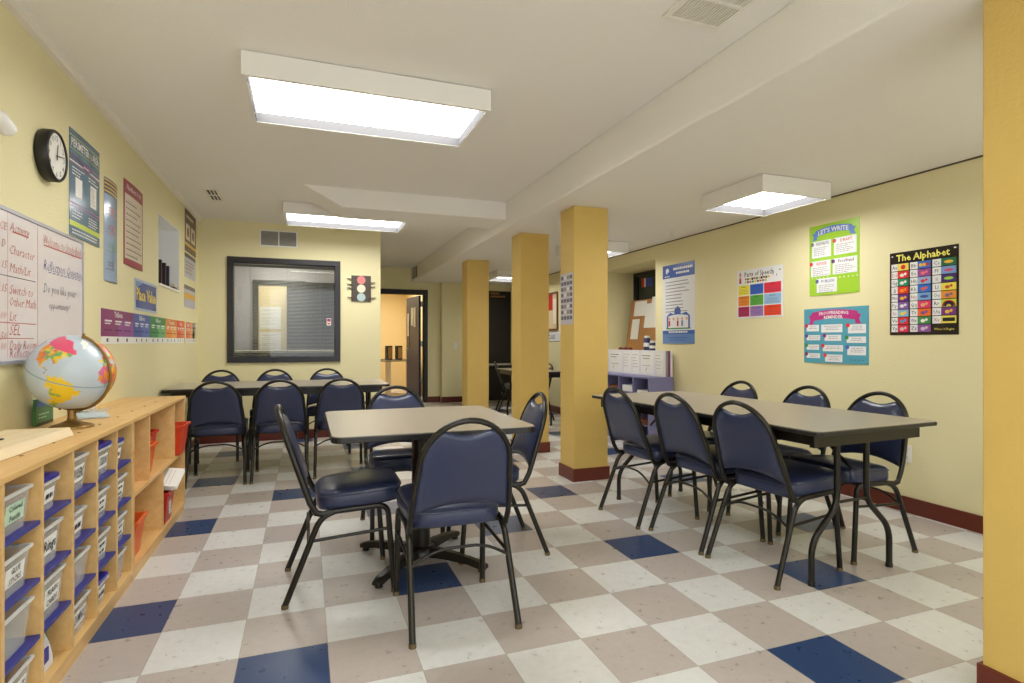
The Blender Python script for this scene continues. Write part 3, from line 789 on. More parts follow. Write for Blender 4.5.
def globe():
    t = thing('desk_globe', (-.935, 2.90, .776), 0, 'political world globe on a brass stand on the shelf top', 'globe')
    b = MB(); b.lathe([(.078, 0), (.078, .006), (.07, .012), (.04, .022), (.018, .032), (.014, .05), (.016, .075)], M_BRASS, seg=36); b.build('globe_stand', t)
    Rr = .157; cz = .236
    NA = [(-168, 66), (-140, 70), (-95, 72), (-80, 68), (-62, 58), (-55, 50), (-67, 44), (-76, 35), (-81, 26), (-90, 30), (-97, 26), (-96, 18), (-88, 16), (-80, 8), (-90, 13), (-105, 20), (-115, 30), (-124, 42), (-130, 54), (-150, 59)]
    SA = [(-78, 8), (-62, 11), (-50, 2), (-35, -6), (-39, -16), (-48, -27), (-58, -38), (-67, -54), (-75, -50), (-72, -30), (-72, -18), (-81, -5)]
    GR = [(-55, 82), (-22, 82), (-20, 72), (-42, 60), (-54, 68)]
    AF = [(-17, 15), (-8, 35), (10, 37), (32, 31), (43, 11), (51, 11), (40, -5), (35, -22), (20, -35), (12, -18), (9, 3), (-8, 5)]
    EU = [(-9, 37), (-9, 43), (-2, 48), (8, 55), (10, 62), (25, 71), (60, 70), (100, 76), (170, 68), (140, 52), (122, 38), (118, 24), (105, 10), (98, 16), (88, 22), (78, 8), (70, 22), (56, 26), (50, 30), (36, 32), (28, 37), (15, 40)]
    AU = [(114, -22), (130, -12), (142, -12), (153, -28), (146, -39), (130, -32), (115, -34)]
    AN = [(-180, -72), (-60, -70), (0, -70), (180, -70), (180, -90), (-180, -90)]
    pal = [(236, 196, 60), (226, 96, 120), (236, 150, 60), (226, 120, 90), (120, 180, 110), (240, 210, 90), (214, 110, 150)]
    def inside(p, poly):
        x, y = p; r_ = False; j = len(poly) - 1
        for i in range(len(poly)):
            if (poly[i][1] > y) != (poly[j][1] > y) and x < (poly[j][0] - poly[i][0]) * (y - poly[i][1]) / (poly[j][1] - poly[i][1]) + poly[i][0]: r_ = not r_
            j = i
        return r_
    nu, nv = 200, 100
    V = []; F = []
    for j in range(nv + 1):
        la = -math.pi / 2 + math.pi * j / nv
        for i in range(nu):
            lo = -math.pi + 2 * math.pi * i / nu
            V.append((Rr * math.cos(la) * math.cos(lo), Rr * math.cos(la) * math.sin(lo), Rr * math.sin(la)))
    for j in range(nv):
        for i in range(nu):
            i2 = (i + 1) % nu; F.append((j * nu + i, j * nu + i2, (j + 1) * nu + i2, (j + 1) * nu + i))
    gm = bpy.data.materials.new('globe_map'); gm.use_nodes = True
    at_ = gm.node_tree.nodes.new('ShaderNodeAttribute'); at_.attribute_name = 'map'
    bs = gm.node_tree.nodes['Principled BSDF']; gm.node_tree.links.new(at_.outputs['Color'], bs.inputs['Base Color']); bs.inputs['Roughness'].default_value = .25
    o = MB().add(V, F, gm, True).build('globe_ball', t)
    ca = o.data.color_attributes.new('map', 'FLOAT_COLOR', 'POINT')
    seeds = [(random.uniform(-180, 180), random.uniform(-60, 80)) for _ in range(600)]
    for k, v in enumerate(o.data.vertices):
        x, y, z = v.co; la = math.degrees(math.asin(max(-1, min(1, z / Rr)))); lo = math.degrees(math.atan2(y, x))
        nn = noise.noise(Vector((x, y, z)) * 60); n2 = noise.noise(Vector((y, z, x)) * 55)
        p = (lo + nn * 7, la + n2 * 6); col = (192, 206, 218)
        for poly in (NA, SA, AF, EU, AU):
            if inside(p, poly):
                best = min(range(len(seeds)), key=lambda q: (seeds[q][0] - p[0]) ** 2 + (seeds[q][1] - p[1]) ** 2)
                col = pal[best % 7]
                if poly is NA and la > 48: col = (226, 90, 124)
                if poly is SA: col = (238, 202, 48) if best % 3 else (150, 180, 80)
        if inside(p, GR) or inside(p, AN): col = (236, 240, 236)
        if abs(la) < .9: col = (140, 166, 180)
        ca.data[k].color = rgb(*col)
    tilt = Matrix.Rotation(R(23.5), 4, Vector((.51, .69, 0)))
    o.location = (0, 0, cz)
    # turn so that the Atlantic faces the camera (camera lies towards -y, +x)
    o.rotation_euler = (tilt @ Matrix.Rotation(R(-22), 4, 'Z')).to_euler()
    ax = tilt.to_3x3() @ Vector((0, 0, 1))
    side_ = Vector((.90, -.34, 0)); side_ = (side_ - ax * side_.dot(ax)).normalized()
    P = [Vector((0, 0, cz)) + ax * (Rr + .008) * math.cos(a) + side_ * (Rr + .008) * math.sin(a) for a in [math.pi * k / 32 for k in range(33)]]
    MB().tube(P, .0065, M_BRASS, 8, flat=.5).build('meridian_arc', t)
    b = MB(); b.tube([P[-1], P[-1] + Vector((0, 0, -.0)) - ax * .004], .006, M_BRASS)
    for e in (1, -1): b.tube([Vector((0, 0, cz)) + ax * e * (Rr - .004), Vector((0, 0, cz)) + ax * e * (Rr + .02)], .005, M_BRASS)
    b.build('axis_pin', t)
globe()
# books propped behind the globe
s = Sheet(.17, .115, mat('green_book', (44, 110, 56), .3), thick=.012)
s.rect(.005, .08, .165, .11, mat('blue_sky_print', (60, 110, 190), .4)); s.rect(0, 0, .17, .012, M_BLACK); s.lines(.02, .15, .045, 2, .015, .006, mat('pale_green_print', (170, 210, 160), .5))
s.build('picture_book', (-1.095, 2.97, .777), '+x', 'green and blue book standing on the shelf behind the globe', 'book')
b = MB()
Mx = Matrix.Translation((-1.06, 3.52, .777)) @ Matrix.Rotation(R(-14), 4, 'Y')
b.box(-.003, .003, -.10, .10, 0, .20, mat('clear_acrylic', (215, 222, 222), .1, alpha=.35), Mx)
b.box(-.05, .06, -.10, .10, 0, .004, mat('clear_acrylic', (0, 0, 0)), Matrix.Translation((-1.05, 3.52, .777)))
b.box(.0035, .0045, -.085, .085, .01, .10, M_PAPER, Mx)
tag(b.build('display_holder'), 'clear acrylic paper holder on the shelf just right of the globe', 'holder')
tag(MB().box(-.06, .06, -.11, .11, 0, .008, mat('pale_blue_paper', (196, 214, 226), .5), Matrix.Translation((-.98, 3.30, .777)) @ Matrix.Rotation(R(20), 4, 'Z')).build('notepad'), 'pale blue pad lying behind the globe stand', 'notepad')

# ================================================================ LEFT WALL THINGS
INKR = mat('red_marker', (182, 84, 72), .5); INKB = mat('purple_marker', (96, 90, 146), .5); INKK = mat('grey_marker', (84, 84, 96), .5)
SIL = mat('silver_frame', (176, 176, 186), .35, metal=.5)
# whiteboard
WBY0, WBY1, WBZ0, WBZ1 = 1.80, 3.56, 1.065, 1.655
t = thing('whiteboard', (XL + .001, WBY0, WBZ0), 0, 'whiteboard with red and purple handwriting on the left wall', 'whiteboard')
W_, H_ = WBY1 - WBY0, WBZ1 - WBZ0
s = Sheet(W_, H_, mat('whiteboard_face', (222, 216, 218), .22), thick=.014)
y0 = 2.754 - WBY0      # left edge of the photo in board coordinates
tx = lambda a, x, z, sz, m_, **k: s.text(a, x, z * .97, sz * .88, m_, shear=.3, bold=-.012, **k)
rows = [('Activity', .535), ('Character', .44), ('Math/Lit', .365), ('Switch to', .275), ('Other Math', .225), ('Lit', .165), ('SEL', .105), ('Daily Room', .045), ('Reflection', .012)]
for a, z in rows: tx(a, y0 + .035, z, .062 if a != 'SEL' else .075, INKR, fit=.235)
for a, z in ((':15', .375), (':15', .28), ('00', .17), ('50', .085), ('00', .045), ('D', .46), ('CE', .53)): tx(a, y0 - .012, z, .052, INKR, align='CENTER')
s.rect(y0 + .06, .515, y0 + .2, .521, INKR); s.rect(y0 - .3, .335, y0 + .27, .338, INKK)
s.rect(y0 - .3, .150, y0 + .27, .153, INKR); s.rect(y0 - .3, .088, y0 + .25, .091, INKR)
s.rect(y0 + .02, 0.01, y0 + .022, .6, INKR); s.rect(y0 + .285, 0.01, y0 + .288, .6, INKR)
tx('Welcome to Study Buddy!', y0 + .345, .530, .078, INKR, fit=.50)
s.rect(y0 + .35, .508, y0 + .80, .514, INKR)
tx('Reflection Question', y0 + .345, .412, .080, INKB, fit=.48)
for k in range(9): s.rect(y0 + .40 + k * .045, .392, y0 + .428 + k * .045, .396, INKB)
tx('Do you like your', y0 + .345, .308, .070, INKK, fit=.38)
tx('opportunity?', y0 + .40, .235, .055, INKK, fit=.26)
o = s.build('board_face', (0, 0, 0), '+x', None, None); o.parent = t; o.location = (0, 0, 0)
b = MB()
for (a0, a1, z0, z1) in ((-.012, W_ + .012, H_, H_ + .014), (-.012, W_ + .012, -.014, 0), (-.012, 0, 0, H_), (W_, W_ + .012, 0, H_)): b.box(0, .02, a0, a1, z0, z1, SIL)
b.build('board_frame', t)
MB().box(0, .05, .1, .80, -.026, -.0145, SIL).build('marker_tray', t)
# clock
t = thing('wall_clock', (XL + .001, 3.15, 1.993), 0, 'round black-rimmed wall clock high on the left wall', 'clock')
Mx = Matrix.Rotation(R(90), 4, 'Y')
b = MB(); b.lathe([(.112, 0), (.117, .01), (.117, .046), (.111, .053), (.104, .053), (.102, .044)], M_BLACK, seg=48, M=Mx); b.build('clock_case', t)
b = MB(); b.lathe([(.103, .038), (.103, .0455)], M_WHITE, seg=48, M=Mx); fc = b.build('clock_face', t)
b = MB()
for k in range(12):
    a = R(90 - 30 * (k + 1)); vs, fs, w = text2d(str(k + 1), .034, .01, 0, 'CENTER')
    b.add([(.0465, .082 * math.cos(a) + v[0], .082 * math.sin(a) + v[1] - .012) for v in vs], fs, M_INK)
b.build('numerals', fc)
def hand(name, deg, L_, w, x):
    a = R(90 - deg); d = Vector((0, math.cos(a), math.sin(a))); n_ = Vector((0, -d.z, d.y))
    V = [Vector((x, 0, 0)) + d * p + n_ * q for p, q in ((-.018, -w), (L_, -w * .5), (L_, w * .5), (-.018, w))]
    V += [v + Vector((.0015, 0, 0)) for v in V]
    MB().add(V, [(0, 1, 2, 3), (7, 6, 5, 4), (0, 4, 5, 1), (1, 5, 6, 2), (2, 6, 7, 3), (3, 7, 4, 0)], M_INK).build(name, t)
hand('hour_hand', 8, .054, .004, .048); hand('minute_hand', 80, .076, .003, .0505)
# small white fixture near the ceiling at the photo's edge
t = thing('wall_sensor', (XL + .001, 2.59, 1.955), 0, 'small white wall-mounted sensor head at the left edge of the photo', 'sensor')
MB().box(0, .03, -.05, .05, -.055, .055, M_WHITE).build('sensor_base', t, bevel=.01)
MB().tube([(.02, 0, .02), (.055, .02, .012), (.06, .075, -.01)], [.028, .034, .03], M_WHITE, 14).build('sensor_head', t)

WHP = mat('white_print', (236, 236, 236), .4)
# perimeter and area chart
s = Sheet(.44, .545, mat('slate_blue_print', (88, 122, 146), .18), bow=.004)
LIME = mat('lime_print', (196, 214, 70), .3); PUR = mat('purple_print', (104, 52, 110), .3)
s.rect(0, .51, .44, .514, LIME); s.rect(0, .445, .44, .448, LIME)
s.text('PERIMETER', .02, .46, .058, WHP, bold=.02, fit=.24); s.disc(.285, .475, .022, M_STEEL, 2); s.rect(.281, .43, .289, .50, M_BLACK, 3); s.text('AREA', .31, .46, .058, WHP, bold=.02, fit=.11)
s.rect(0, .402, .44, .412, PUR); s.rect(0, .380, .44, .386, WHP); s.rect(0, .372, .44, .380, PUR); s.rect(.17, .375, .27, .405, PUR, 3); s.lines(.18, .26, .386, 1, 1, .008, WHP, 4)
s.lines(.03, .19, .35, 3, .016, .006, WHP); s.lines(.25, .41, .35, 2, .016, .006, WHP)
s.rect(.07, .21, .16, .31, M_PAPER, 2); s.rect(.28, .20, .38, .32, M_PAPER, 2); s.lines(.29, .37, .30, 8, .012, .003, M_INK, 4)
s.rect(0, .165, .44, .175, PUR); s.rect(0, .150, .44, .156, PUR); s.lines(.03, .17, .13, 3, .016, .005, WHP); s.lines(.25, .41, .13, 4, .014, .005, WHP)
s.rect(0, .052, .44, .078, LIME); s.lines(.03, .4, .03, 2, .016, .007, WHP)
s.build('wall_chart', (XL + .001, 3.435, 1.683), '+x', 'slate-blue PERIMETER AREA chart right of the clock', 'poster', 'posters on the left wall')
# narrow strip
s = Sheet(.245, .615, mat('pale_blue_print', (150, 172, 204), .15), bow=.01)
YEL = mat('yellow_print', (226, 190, 90), .4); NAVY = mat('navy_print', (34, 36, 70), .3)
s.rect(0, .52, .245, .615, NAVY)
for k in range(4): s.rect(0, .532 + k * .022, .245, .541 + k * .022, YEL, 2)
for k in range(4):
    cc = [INKR, INKR, mat('green_print', (60, 140, 80), .4), NAVY][k]; s.rect(.02, .40 - k * .11, .225, .404 - k * .11, cc, 2); s.rect(.12, .40 - k * .11, .13, .46 - k * .11, cc, 2); s.lines(.05, .2, .44 - k * .11, 2, .016, .006, cc)
s.build('wall_chart', (XL + .001, 3.955, 1.505), '+x', 'narrow curling pale blue strip with a navy banded top', 'poster', 'posters on the left wall')
# red-framed number chart
CRIM = mat('crimson_print', (160, 40, 62), .35); CREAM = mat('cream_print', (226, 216, 196), .3)
s = Sheet(.455, .565, CRIM, bow=.006)
s.rect(.02, .045, .435, .475, CREAM); s.text('Numbers 0-100', .2275, .505, .055, WHP, align='CENTER', bold=.01, fit=.40)
for k in range(10): s.rect(.03, .085 + k * .039, .425, .0865 + k * .039, CRIM, 2); s.lines(.035, .42, .062 + k * .039, 1, 1, .012, mat('warm_grey_print', (150, 138, 124), .5))
s.build('wall_chart', (XL + .001, 4.34, 1.652), '+x', 'crimson-framed number chart with rows of cream squares', 'poster', 'posters on the left wall')
# three small charts in the corner
BRN = mat('brown_print', (92, 50, 44), .35)
s = Sheet(.58, .42, BRN); s.rect(.04, .12, .25, .28, CREAM); s.rect(.31, .12, .52, .28, CREAM); s.rect(0, .06, .58, .09, YEL); s.lines(.05, .5, .34, 1, 1, .03, CREAM); s.disc(.145, .2, .05, BRN, 3); s.disc(.415, .2, .05, BRN, 3)
s.build('wall_chart', (XL + .001, 6.34, 2.047), '+x', 'brown chart with cream boxes, topmost one in the left corner', 'poster', 'posters on the left wall')
s = Sheet(.57, .24, mat('lavender_grey_print', (186, 186, 204), .3)); s.rect(0, .20, .57, .24, NAVY); s.lines(.04, .5, .15, 4, .035, .014, mat('tan_print', (170, 140, 90), .5))
s.build('wall_chart', (XL + .001, 6.325, 1.787), '+x', 'lavender-grey chart, middle one of three in the left corner', 'poster', 'posters on the left wall')
s = Sheet(.57, .22, mat('lavender_grey_print', (0, 0, 0))); s.rect(0, .085, .57, .145, mat('amber_print', (226, 172, 60), .4)); s.rect(0, .18, .57, .22, mat('grey_brown_print', (110, 96, 96), .4))
s.build('wall_chart', (XL + .001, 6.305, 1.487), '+x', 'small chart with an amber band, lowest of three in the left corner', 'poster', 'posters on the left wall')
# place value sign
s = Sheet(.61, .224, mat('pale_blue_border', (176, 190, 216), .3)); s.rect(.02, .018, .59, .206, mat('royal_blue_print', (60, 78, 160), .25)); s.poly([(.02, .15), (.2, .206), (.02, .206)], mat('light_blue_print', (110, 140, 200), .3), 2)
s.text('Place Value', .305, .075, .125, mat('yellow_letters', (246, 216, 70), .4), align='CENTER', bold=.025, fit=.54)
s.build('wall_sign', (XL + .001, 4.597, 1.364), '+x', 'blue Place Value sign with yellow letters', 'sign')
# place value strip of coloured panels
segs = [('Trillions', (140, 40, 110), (150, 70, 150), .66), ('Billions', (60, 84, 170), (90, 110, 190), .44), ('Millions', (40, 140, 70), (110, 180, 120), .52), ('Thousands', (236, 140, 40), (240, 170, 90), .44), ('Ones', (226, 70, 40), (232, 110, 80), .34),
        ('Tenths', (226, 70, 40), (230, 110, 80), .22), ('Hundredths', (236, 150, 50), (240, 180, 110), .25), ('Thousandths', (100, 170, 80), (150, 200, 130), .20), ('Millionths', (70, 84, 160), (120, 120, 170), .0)]
tot = 6.90 - 3.895; used = sum(q[3] for q in segs) ; segs[-1] = segs[-1][:3] + (tot - used - .10,)
s = Sheet(tot, .21, M_PAPER, bow=0)
x = 0
for k, (nm, ca_, cb_, w) in enumerate(segs):
    if k == 5: s.rect(x, 0, x + .06, .215, YEL, 1); x += .09
    w = min(w, tot - x)
    A = mat('strip_' + str(k), ca_, .3); B = mat('strip_pale_' + str(k), cb_, .3)
    s.rect(x, .045, x + w, .21, A, 1); s.rect(x + w * .5, .045, x + w - .004, .15, B, 2)
    s.text(nm, x + w / 2, .165, .05, WHP, align='CENTER', bold=.02, fit=w * .8)
    for q in range(3): s.rect(x + w * (.1 + .3 * q), .135, x + w * (.3 + .3 * q), .145, WHP, 3); s.rect(x + w * (.1 + .3 * q), .12, x + w * (.26 + .3 * q), .127, WHP, 3); s.rect(x + w * (.08 + .3 * q), .082, x + w * (.31 + .3 * q), .086, M_INK, 3); s.rect(x + w * (.15 + .3 * q), .012, x + w * (.2 + .3 * q), .034, INKK, 3)
    x += w
s.build('place_value_strip', (XL + .001, 3.895, 1.128), '+x', 'long strip of coloured place-value panels, Trillions first', 'poster', 'posters on the left wall')
# books in the niche
zs = nz0 + .0065
for k, (y, x, h, w, mt_, lab) in enumerate([(5.80, -1.225, .255, .030, mat('black_book', (30, 28, 34), .4), 'black book, leftmost standing in the wall niche'), (5.86, -1.205, .235, .028, mat('plum_book', (70, 34, 40), .4), 'dark plum book standing in the wall niche'), (5.92, -1.19, .215, .026, mat('navy_book', (30, 48, 70), .4), 'dark blue book standing in the wall niche')]):
    tag(MB().box(x - .07, x + .02, y - w / 2, y + w / 2, zs, zs + h, mt_).build('book', bevel=.003), lab, 'book', 'books in the wall niche')
for k, (mt_, lab, dy) in enumerate([(mat('brown_book', (110, 80, 60), .5), 'brown book lying flat at the bottom of the niche pile', 0), (CREAM, 'cream book lying flat on the brown one in the niche', .01)]):
    tag(MB().box(-1.20, -1.135, 5.95 + dy, 6.065, zs + .001 + k * .03, zs + .029 + k * .03, mt_).build('book', bevel=.003), lab, 'book', 'books in the wall niche')

# ================================================================ WINDOW AND ITS ROOM
w = bpy.data.objects.new('window_1', None); COL.objects.link(w); w.location = (0, YW, 0); struct(w, 'dark-framed interior window in the back wall')
b = MB(); X0, X1, Z0_, Z1_ = -.83, .395, .90, 2.105; fw = .062
for (a0, a1, z0, z1) in ((X0, X1, Z1_ - fw, Z1_), (X0, X1, Z0_, Z0_ + fw), (X0, X0 + fw, Z0_ + fw, Z1_ - fw), (X1 - fw, X1, Z0_ + fw, Z1_ - fw)): b.box(a0, a1, -.022, 0.0, z0, z1, M_DARKFR)
for (a0, a1, z0, z1) in ((wx0, wx1, wz1 - .035, wz1), (wx0, wx1, wz0, wz0 + .035), (wx0, wx0 + .035, wz0 + .035, wz1 - .035), (wx1 - .035, wx1, wz0 + .035, wz1 - .035)): b.box(a0, a1, 0, .10, z0, z1, M_DARKFR)
b.build('window_frame', w, bevel=.003)
MB().box(wx0 + .03, wx1 - .03, .03, .036, wz0 + .03, wz1 - .03, M_GLASS).build('pane', w)
t = thing('window_blind', (0, YW + .085, 0), 0, 'white slatted mini blind hanging behind the office window glass', 'blind')
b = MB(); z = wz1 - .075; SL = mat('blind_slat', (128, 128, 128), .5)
while z > wz0 + .06:
    b.box(wx0 + .04, wx1 - .04, -.011, .011, -.0004, .0004, SL, Matrix.Translation((0, 0, z)) @ Matrix.Rotation(R(10), 4, 'X')); z -= .0165
b.build('slats', t)
MB().box(wx0 + .037, wx1 - .037, -.012, .012, wz1 - .066, wz1 - .04, SL).build('headrail', t)
MB().box(wx0 + .04, wx1 - .04, -.012, .012, wz0 + .040, wz0 + .052, SL).build('bottom_rail', t)
b = MB()
for x in (wx0 + .2, -.2, wx1 - .2): b.box(x - .0015, x + .0015, -.013, -.0115, wz0 + .05, wz1 - .05, SL)
b.build('blind_cords', t)
s = Sheet(.05, .085, M_PAPER, thick=.0008); s.rect(.004, .045, .046, .08, mat('sticker_red', (200, 60, 70), .4)); s.poly([(.01, .075), (.04, .075), (.025, .05)], mat('royal_blue_print', (0, 0, 0)), 2); s.rect(.008, .012, .042, .03, mat('sticker_red', (0, 0, 0)))
s.build('window_sticker', (.24, YW + .029, 1.335), '-y', 'small red and white sticker on the window glass', 'sticker')
# room behind the window
OFW = mat('office_grey_paint', (176, 174, 178), .6); OFD = mat('office_dark_panel', (30, 29, 30), .7)
b = MB(); b.box(XL - .3, .75, 9.2, 9.3, 0, ZH, OFW); struct(b.build('wall_office_rear'))
struct(MB().box(XL - .3, XL, YW + .12, 9.2, 0, ZH, OFW).build('wall_office_left'))
t = thing('office_door', (0, 9.198, 0), 0, 'cream door in a black frame seen through the office window', 'door')
MB().box(-.73, -.655, -.05, 0, 0, 2.06, M_BLACK).box(-.655, .0, -.05, 0, 1.985, 2.06, M_BLACK).build('door_frame', t)
MB().box(-.655, 0, -.03, 0, .01, 1.985, mat('cream_door_paint', (226, 208, 164), .5)).build('door_leaf', t)
for z, hh, l in ((1.33, .33, 0), (.92, .36, 1)):
    s = Sheet(.29, hh, M_PAPER, thick=.002); s.lines(.03, .26, hh - .05, 8, .03, .006, M_STEEL)
    o = s.build('door_notice', (-.635, -.031, z), '-y', None, None); o.parent = t
t = thing('dark_cabinet', (.24, 8.93, 0), 0, 'tall dark cabinet seen through the right half of the office window', 'cabinet')
MB().box(-.49, .49, -.25, .19, 0, 2.0, OFD).build('cabinet_body', t, bevel=.005)
MB().box(-.47, -.01, -.262, -.251, .06, 1.95, OFD).build('cabinet_door', t); MB().box(.01, .47, -.262, -.251, .06, 1.95, OFD).build('cabinet_door', t)
t = thing('office_counter', (-.2, 7.75, 0), 0, 'pale counter running behind the office window', 'counter')
MB().box(-.85, .9, -.2, .2, 1.00, 1.03, mat('pale_counter', (200, 196, 188), .4)).build('counter_top', t, bevel=.003)
MB().box(-.83, .88, -.17, .18, 0, 1.0, OFD).build('counter_base', t)
la = bpy.data.lights.new('office_lamp', 'AREA'); la.energy = 24; la.size = .6; la.color = (1, .93, .82)
lo = bpy.data.objects.new('office_lamp', la); COL.objects.link(lo); lo.location = (-.3, 8.3, 2.45)

# grille, traffic light on the window wall
def grille(W, H, n, name='slats'):
    pass
t = thing('air_grille', (-.29, YW - .001, 2.335), 0, 'white two-section air return grille above the window', 'vent')
GS = mat('grille_slat', (150, 148, 144), .5); GD = mat('grille_dark', (60, 58, 52), .6)
b = MB(); W2, H2 = .205, .095
for (a0, a1, z0, z1) in ((-W2, W2, H2 - .014, H2), (-W2, W2, -H2, -H2 + .014), (-W2, -W2 + .016, -H2 + .014, H2 - .014), (W2 - .016, W2, -H2 + .014, H2 - .014), (-.007, .007, -H2 + .014, H2 - .014)): b.box(a0, a1, -.012, 0, z0, z1, M_WHITE)
b.build('grille_frame', t)
b = MB(); b.box(-W2 + .01, W2 - .01, -.002, 0, -H2 + .01, H2 - .01, GD)
for k in range(12): b.box(-W2 + .016, W2 - .016, -.009, -.007, -.0055, .0055, GS, Matrix.Translation((0, 0, -H2 + .021 + k * .0138)) @ Matrix.Rotation(R(0), 4, 'X'))
b.build('slats', t)
t = thing('traffic_light_cutout', (.638, YW - .001, 1.785), 0, 'black cardboard traffic light with red, cream and blue-grey discs', 'decoration')
TLG = mat('charcoal_card', (78, 70, 64), .6)
MB().box(-.115, .115, -.012, 0, -.158, .158, TLG).build('card_body', t)
for z, cc in ((.105, mat('pink_red_disc', (216, 130, 128), .5)), (0, mat('cream_disc', (230, 220, 196), .5)), (-.105, mat('blue_grey_disc', (176, 196, 200), .5))):
    MB().lathe([(.05, 0), (.05, .006)], cc, seg=28, M=Matrix.Translation((0, -.0125, z)) @ Matrix.Rotation(R(90), 4, 'X')).build('light_disc', t)
for (sx, z) in ((-1, .11), (-1, .045), (-1, .0), (-1, -.115), (1, .07), (1, .02), (1, -.115)):
    MB().prism([(sx * .085, z - .008), (sx * .16, z + .0), (sx * .17, z + .012), (sx * .15, z + .010), (sx * .09, z + .008)], 'y', -.02, -.013, TLG).build('visor', t)

# ================================================================ CEILING VENTS
def ceiling_vent(x0, x1, y0, y1, z, label, split=True):
    t = thing('ceiling_vent', ((x0 + x1) / 2, (y0 + y1) / 2, z), 0, label, 'vent', 'ceiling vents')
    hx, hy = (x1 - x0) / 2, (y1 - y0) / 2; b = MB()
    for (a0, a1, c0, c1_) in ((-hx, hx, -hy, -hy + .02), (-hx, hx, hy - .02, hy), (-hx, -hx + .02, -hy + .02, hy - .02), (hx - .02, hx, -hy + .02, hy - .02)): b.box(a0, a1, c0, c1_, -.01, -.001, M_TRIMW)
    if split: b.box(-hx + .02, hx - .02, -.008, .008, -.0105, -.0005, M_TRIMW)
    b.build('vent_frame', t)
    b = MB(); b.box(-hx + .02, hx - .02, -hy + .02, hy - .02, -.002, -.001, GD); pitch = .0135 if hx > .1 else .03; n = int((2 * hx - .04) / pitch)
    for k in range(n): b.box(-.004, .004, -hy + .02, hy - .02, -.0085, -.0025, M_TRIMW, Matrix.Translation((-hx + .027 + k * pitch, 0, 0)))
    b.build('vent_slats', t)
ceiling_vent(1.405, 1.69, 1.67, 2.00, ZH, 'square slatted ceiling vent at the top edge of the photo')
ceiling_vent(-.87, -.74, 5.66, 6.10, ZH, 'small slatted ceiling vent near the left back corner', True)
t = thing('soffit_grille', (XS - .001, 10.1, 2.385), 0, 'small dark grille at the far end of the dropped ceiling edge', 'vent')
b = MB().box(-.01, 0, -.2, .2, -.09, .09, GD)
for k in range(8): b.box(-.014, -.01, -.19, .19, -.075 + k * .02, -.067 + k * .02, M_TRIMW)
b.build('grille_face', t)

# ================================================================ RIGHT WALL THINGS
GR_ = 'posters on the right wall'
XP = XR - .001
# school rules poster
BLU = mat('poster_blue', (64, 100, 178), .3); BLU2 = mat('poster_blue_2', (104, 140, 196), .3); PW = mat('poster_white', (232, 234, 238), .3)
s = Sheet(.555, .865, PW, bow=.006)
s.rect(0, .72, .555, .865, BLU); s.rect(0, 0, .555, .145, BLU2); s.rect(0, .105, .555, .145, BLU, 2)
s.disc(.09, .80, .036, PW, 2, n=5); s.disc(.105, .775, .022, BLU, 3, n=3); s.lines(.04, .15, .735, 1, 1, .012, PW)
s.lines(.19, .53, .80, 1, 1, .026, PW, align='CENTER'); s.lines(.25, .47, .755, 1, 1, .022, PW, align='CENTER')
s.lines(.06, .50, .67, 10, .036, .009, mat('poster_grey_text', (110, 112, 124), .5))
s.poly([(.08, .17), (.48, .17), (.48, .30), (.42, .34), (.33, .32), (.33, .37), (.28, .41), (.22, .37), (.22, .32), (.14, .34), (.08, .30)], BLU, 2)
s.rect(.07, .158, .49, .172, mat('green_print', (0, 0, 0)), 3)
for k in range(5): s.disc(.13 + k * .075, .27, .017, mat('poster_face', (220, 170, 150), .5), 3); s.rect(.115 + k * .075, .19, .145 + k * .075, .25, [M_RED, PW, M_RED, BLU2, PW][k], 3)
s.lines(.04, .52, .118, 1, 1, .018, PW, align='CENTER'); s.lines(.1, .45, .06, 2, .025, .01, BLU, align='CENTER')
s.build('wall_poster', (XP, 5.365, 1.118), '-x', 'tall white poster with blue header and little blue schoolhouse', 'poster', GR_)
# parts of speech
s = Sheet(.54, .44, PW, bow=.003)
s.text('Parts of Speech', .27, .375, .062, M_INK, align='CENTER', bold=.008, fit=.34)
cols_ = [(206, 40, 50), (40, 140, 70), (220, 190, 40), (30, 30, 34)]
for k in range(11): s.rect(.105 + k * .027, .345 - (k % 2) * .004, .127 + k * .027, .362, mat('word_' + str(k % 4), cols_[k % 4], .5), 2)
for k in range(9): s.rect(.10 + k * .03, .318, .123 + k * .03, .334, mat('word_' + str((k + 2) % 4), (0, 0, 0)), 2)
s.disc(.045, .385, .014, mat('poster_face', (0, 0, 0)), 3); s.poly([(.03, .32), (.06, .32), (.055, .37), (.035, .37)], M_RED, 3); s.poly([(.03, .395), (.06, .395), (.045, .425)], M_RED, 3)
s.rect(.43, .36, .436, .40, M_INK, 2); s.rect(.47, .35, .476, .37, M_RED, 2); s.rect(.50, .395, .515, .405, M_INK, 2)
g = [('Noun', (236, 224, 60)), ('Pronoun', (40, 96, 200)), ('Verb', (222, 36, 72)), ('Adjective', (238, 140, 30)), ('Adverb', (84, 170, 60)), ('Article', (150, 190, 228)), ('Preposition', (180, 24, 90)), ('Conjunction', (158, 120, 190)), ('Interjection', (236, 66, 30))]
xs_ = [(.02, .16), (.17, .325), (.335, .52)]
for k, (nm, cc) in enumerate(g):
    a, e_ = xs_[k % 3]; yy = .21 - (k // 3) * .098
    s.rect(a, yy, e_, yy + .09, mat('cell_' + str(k), cc, .4), 2); s.text(nm, (a + e_) / 2, yy + .068, .022, M_INK, align='CENTER', fit=(e_ - a) * .8); s.lines(a + .01, e_ - .01, yy + .045, 3, .015, .003, INKK, align='CENTER')
s.build('wall_poster', (XP, 4.205, 1.355), '-x', 'Parts of Speech poster with nine coloured squares', 'poster', GR_)
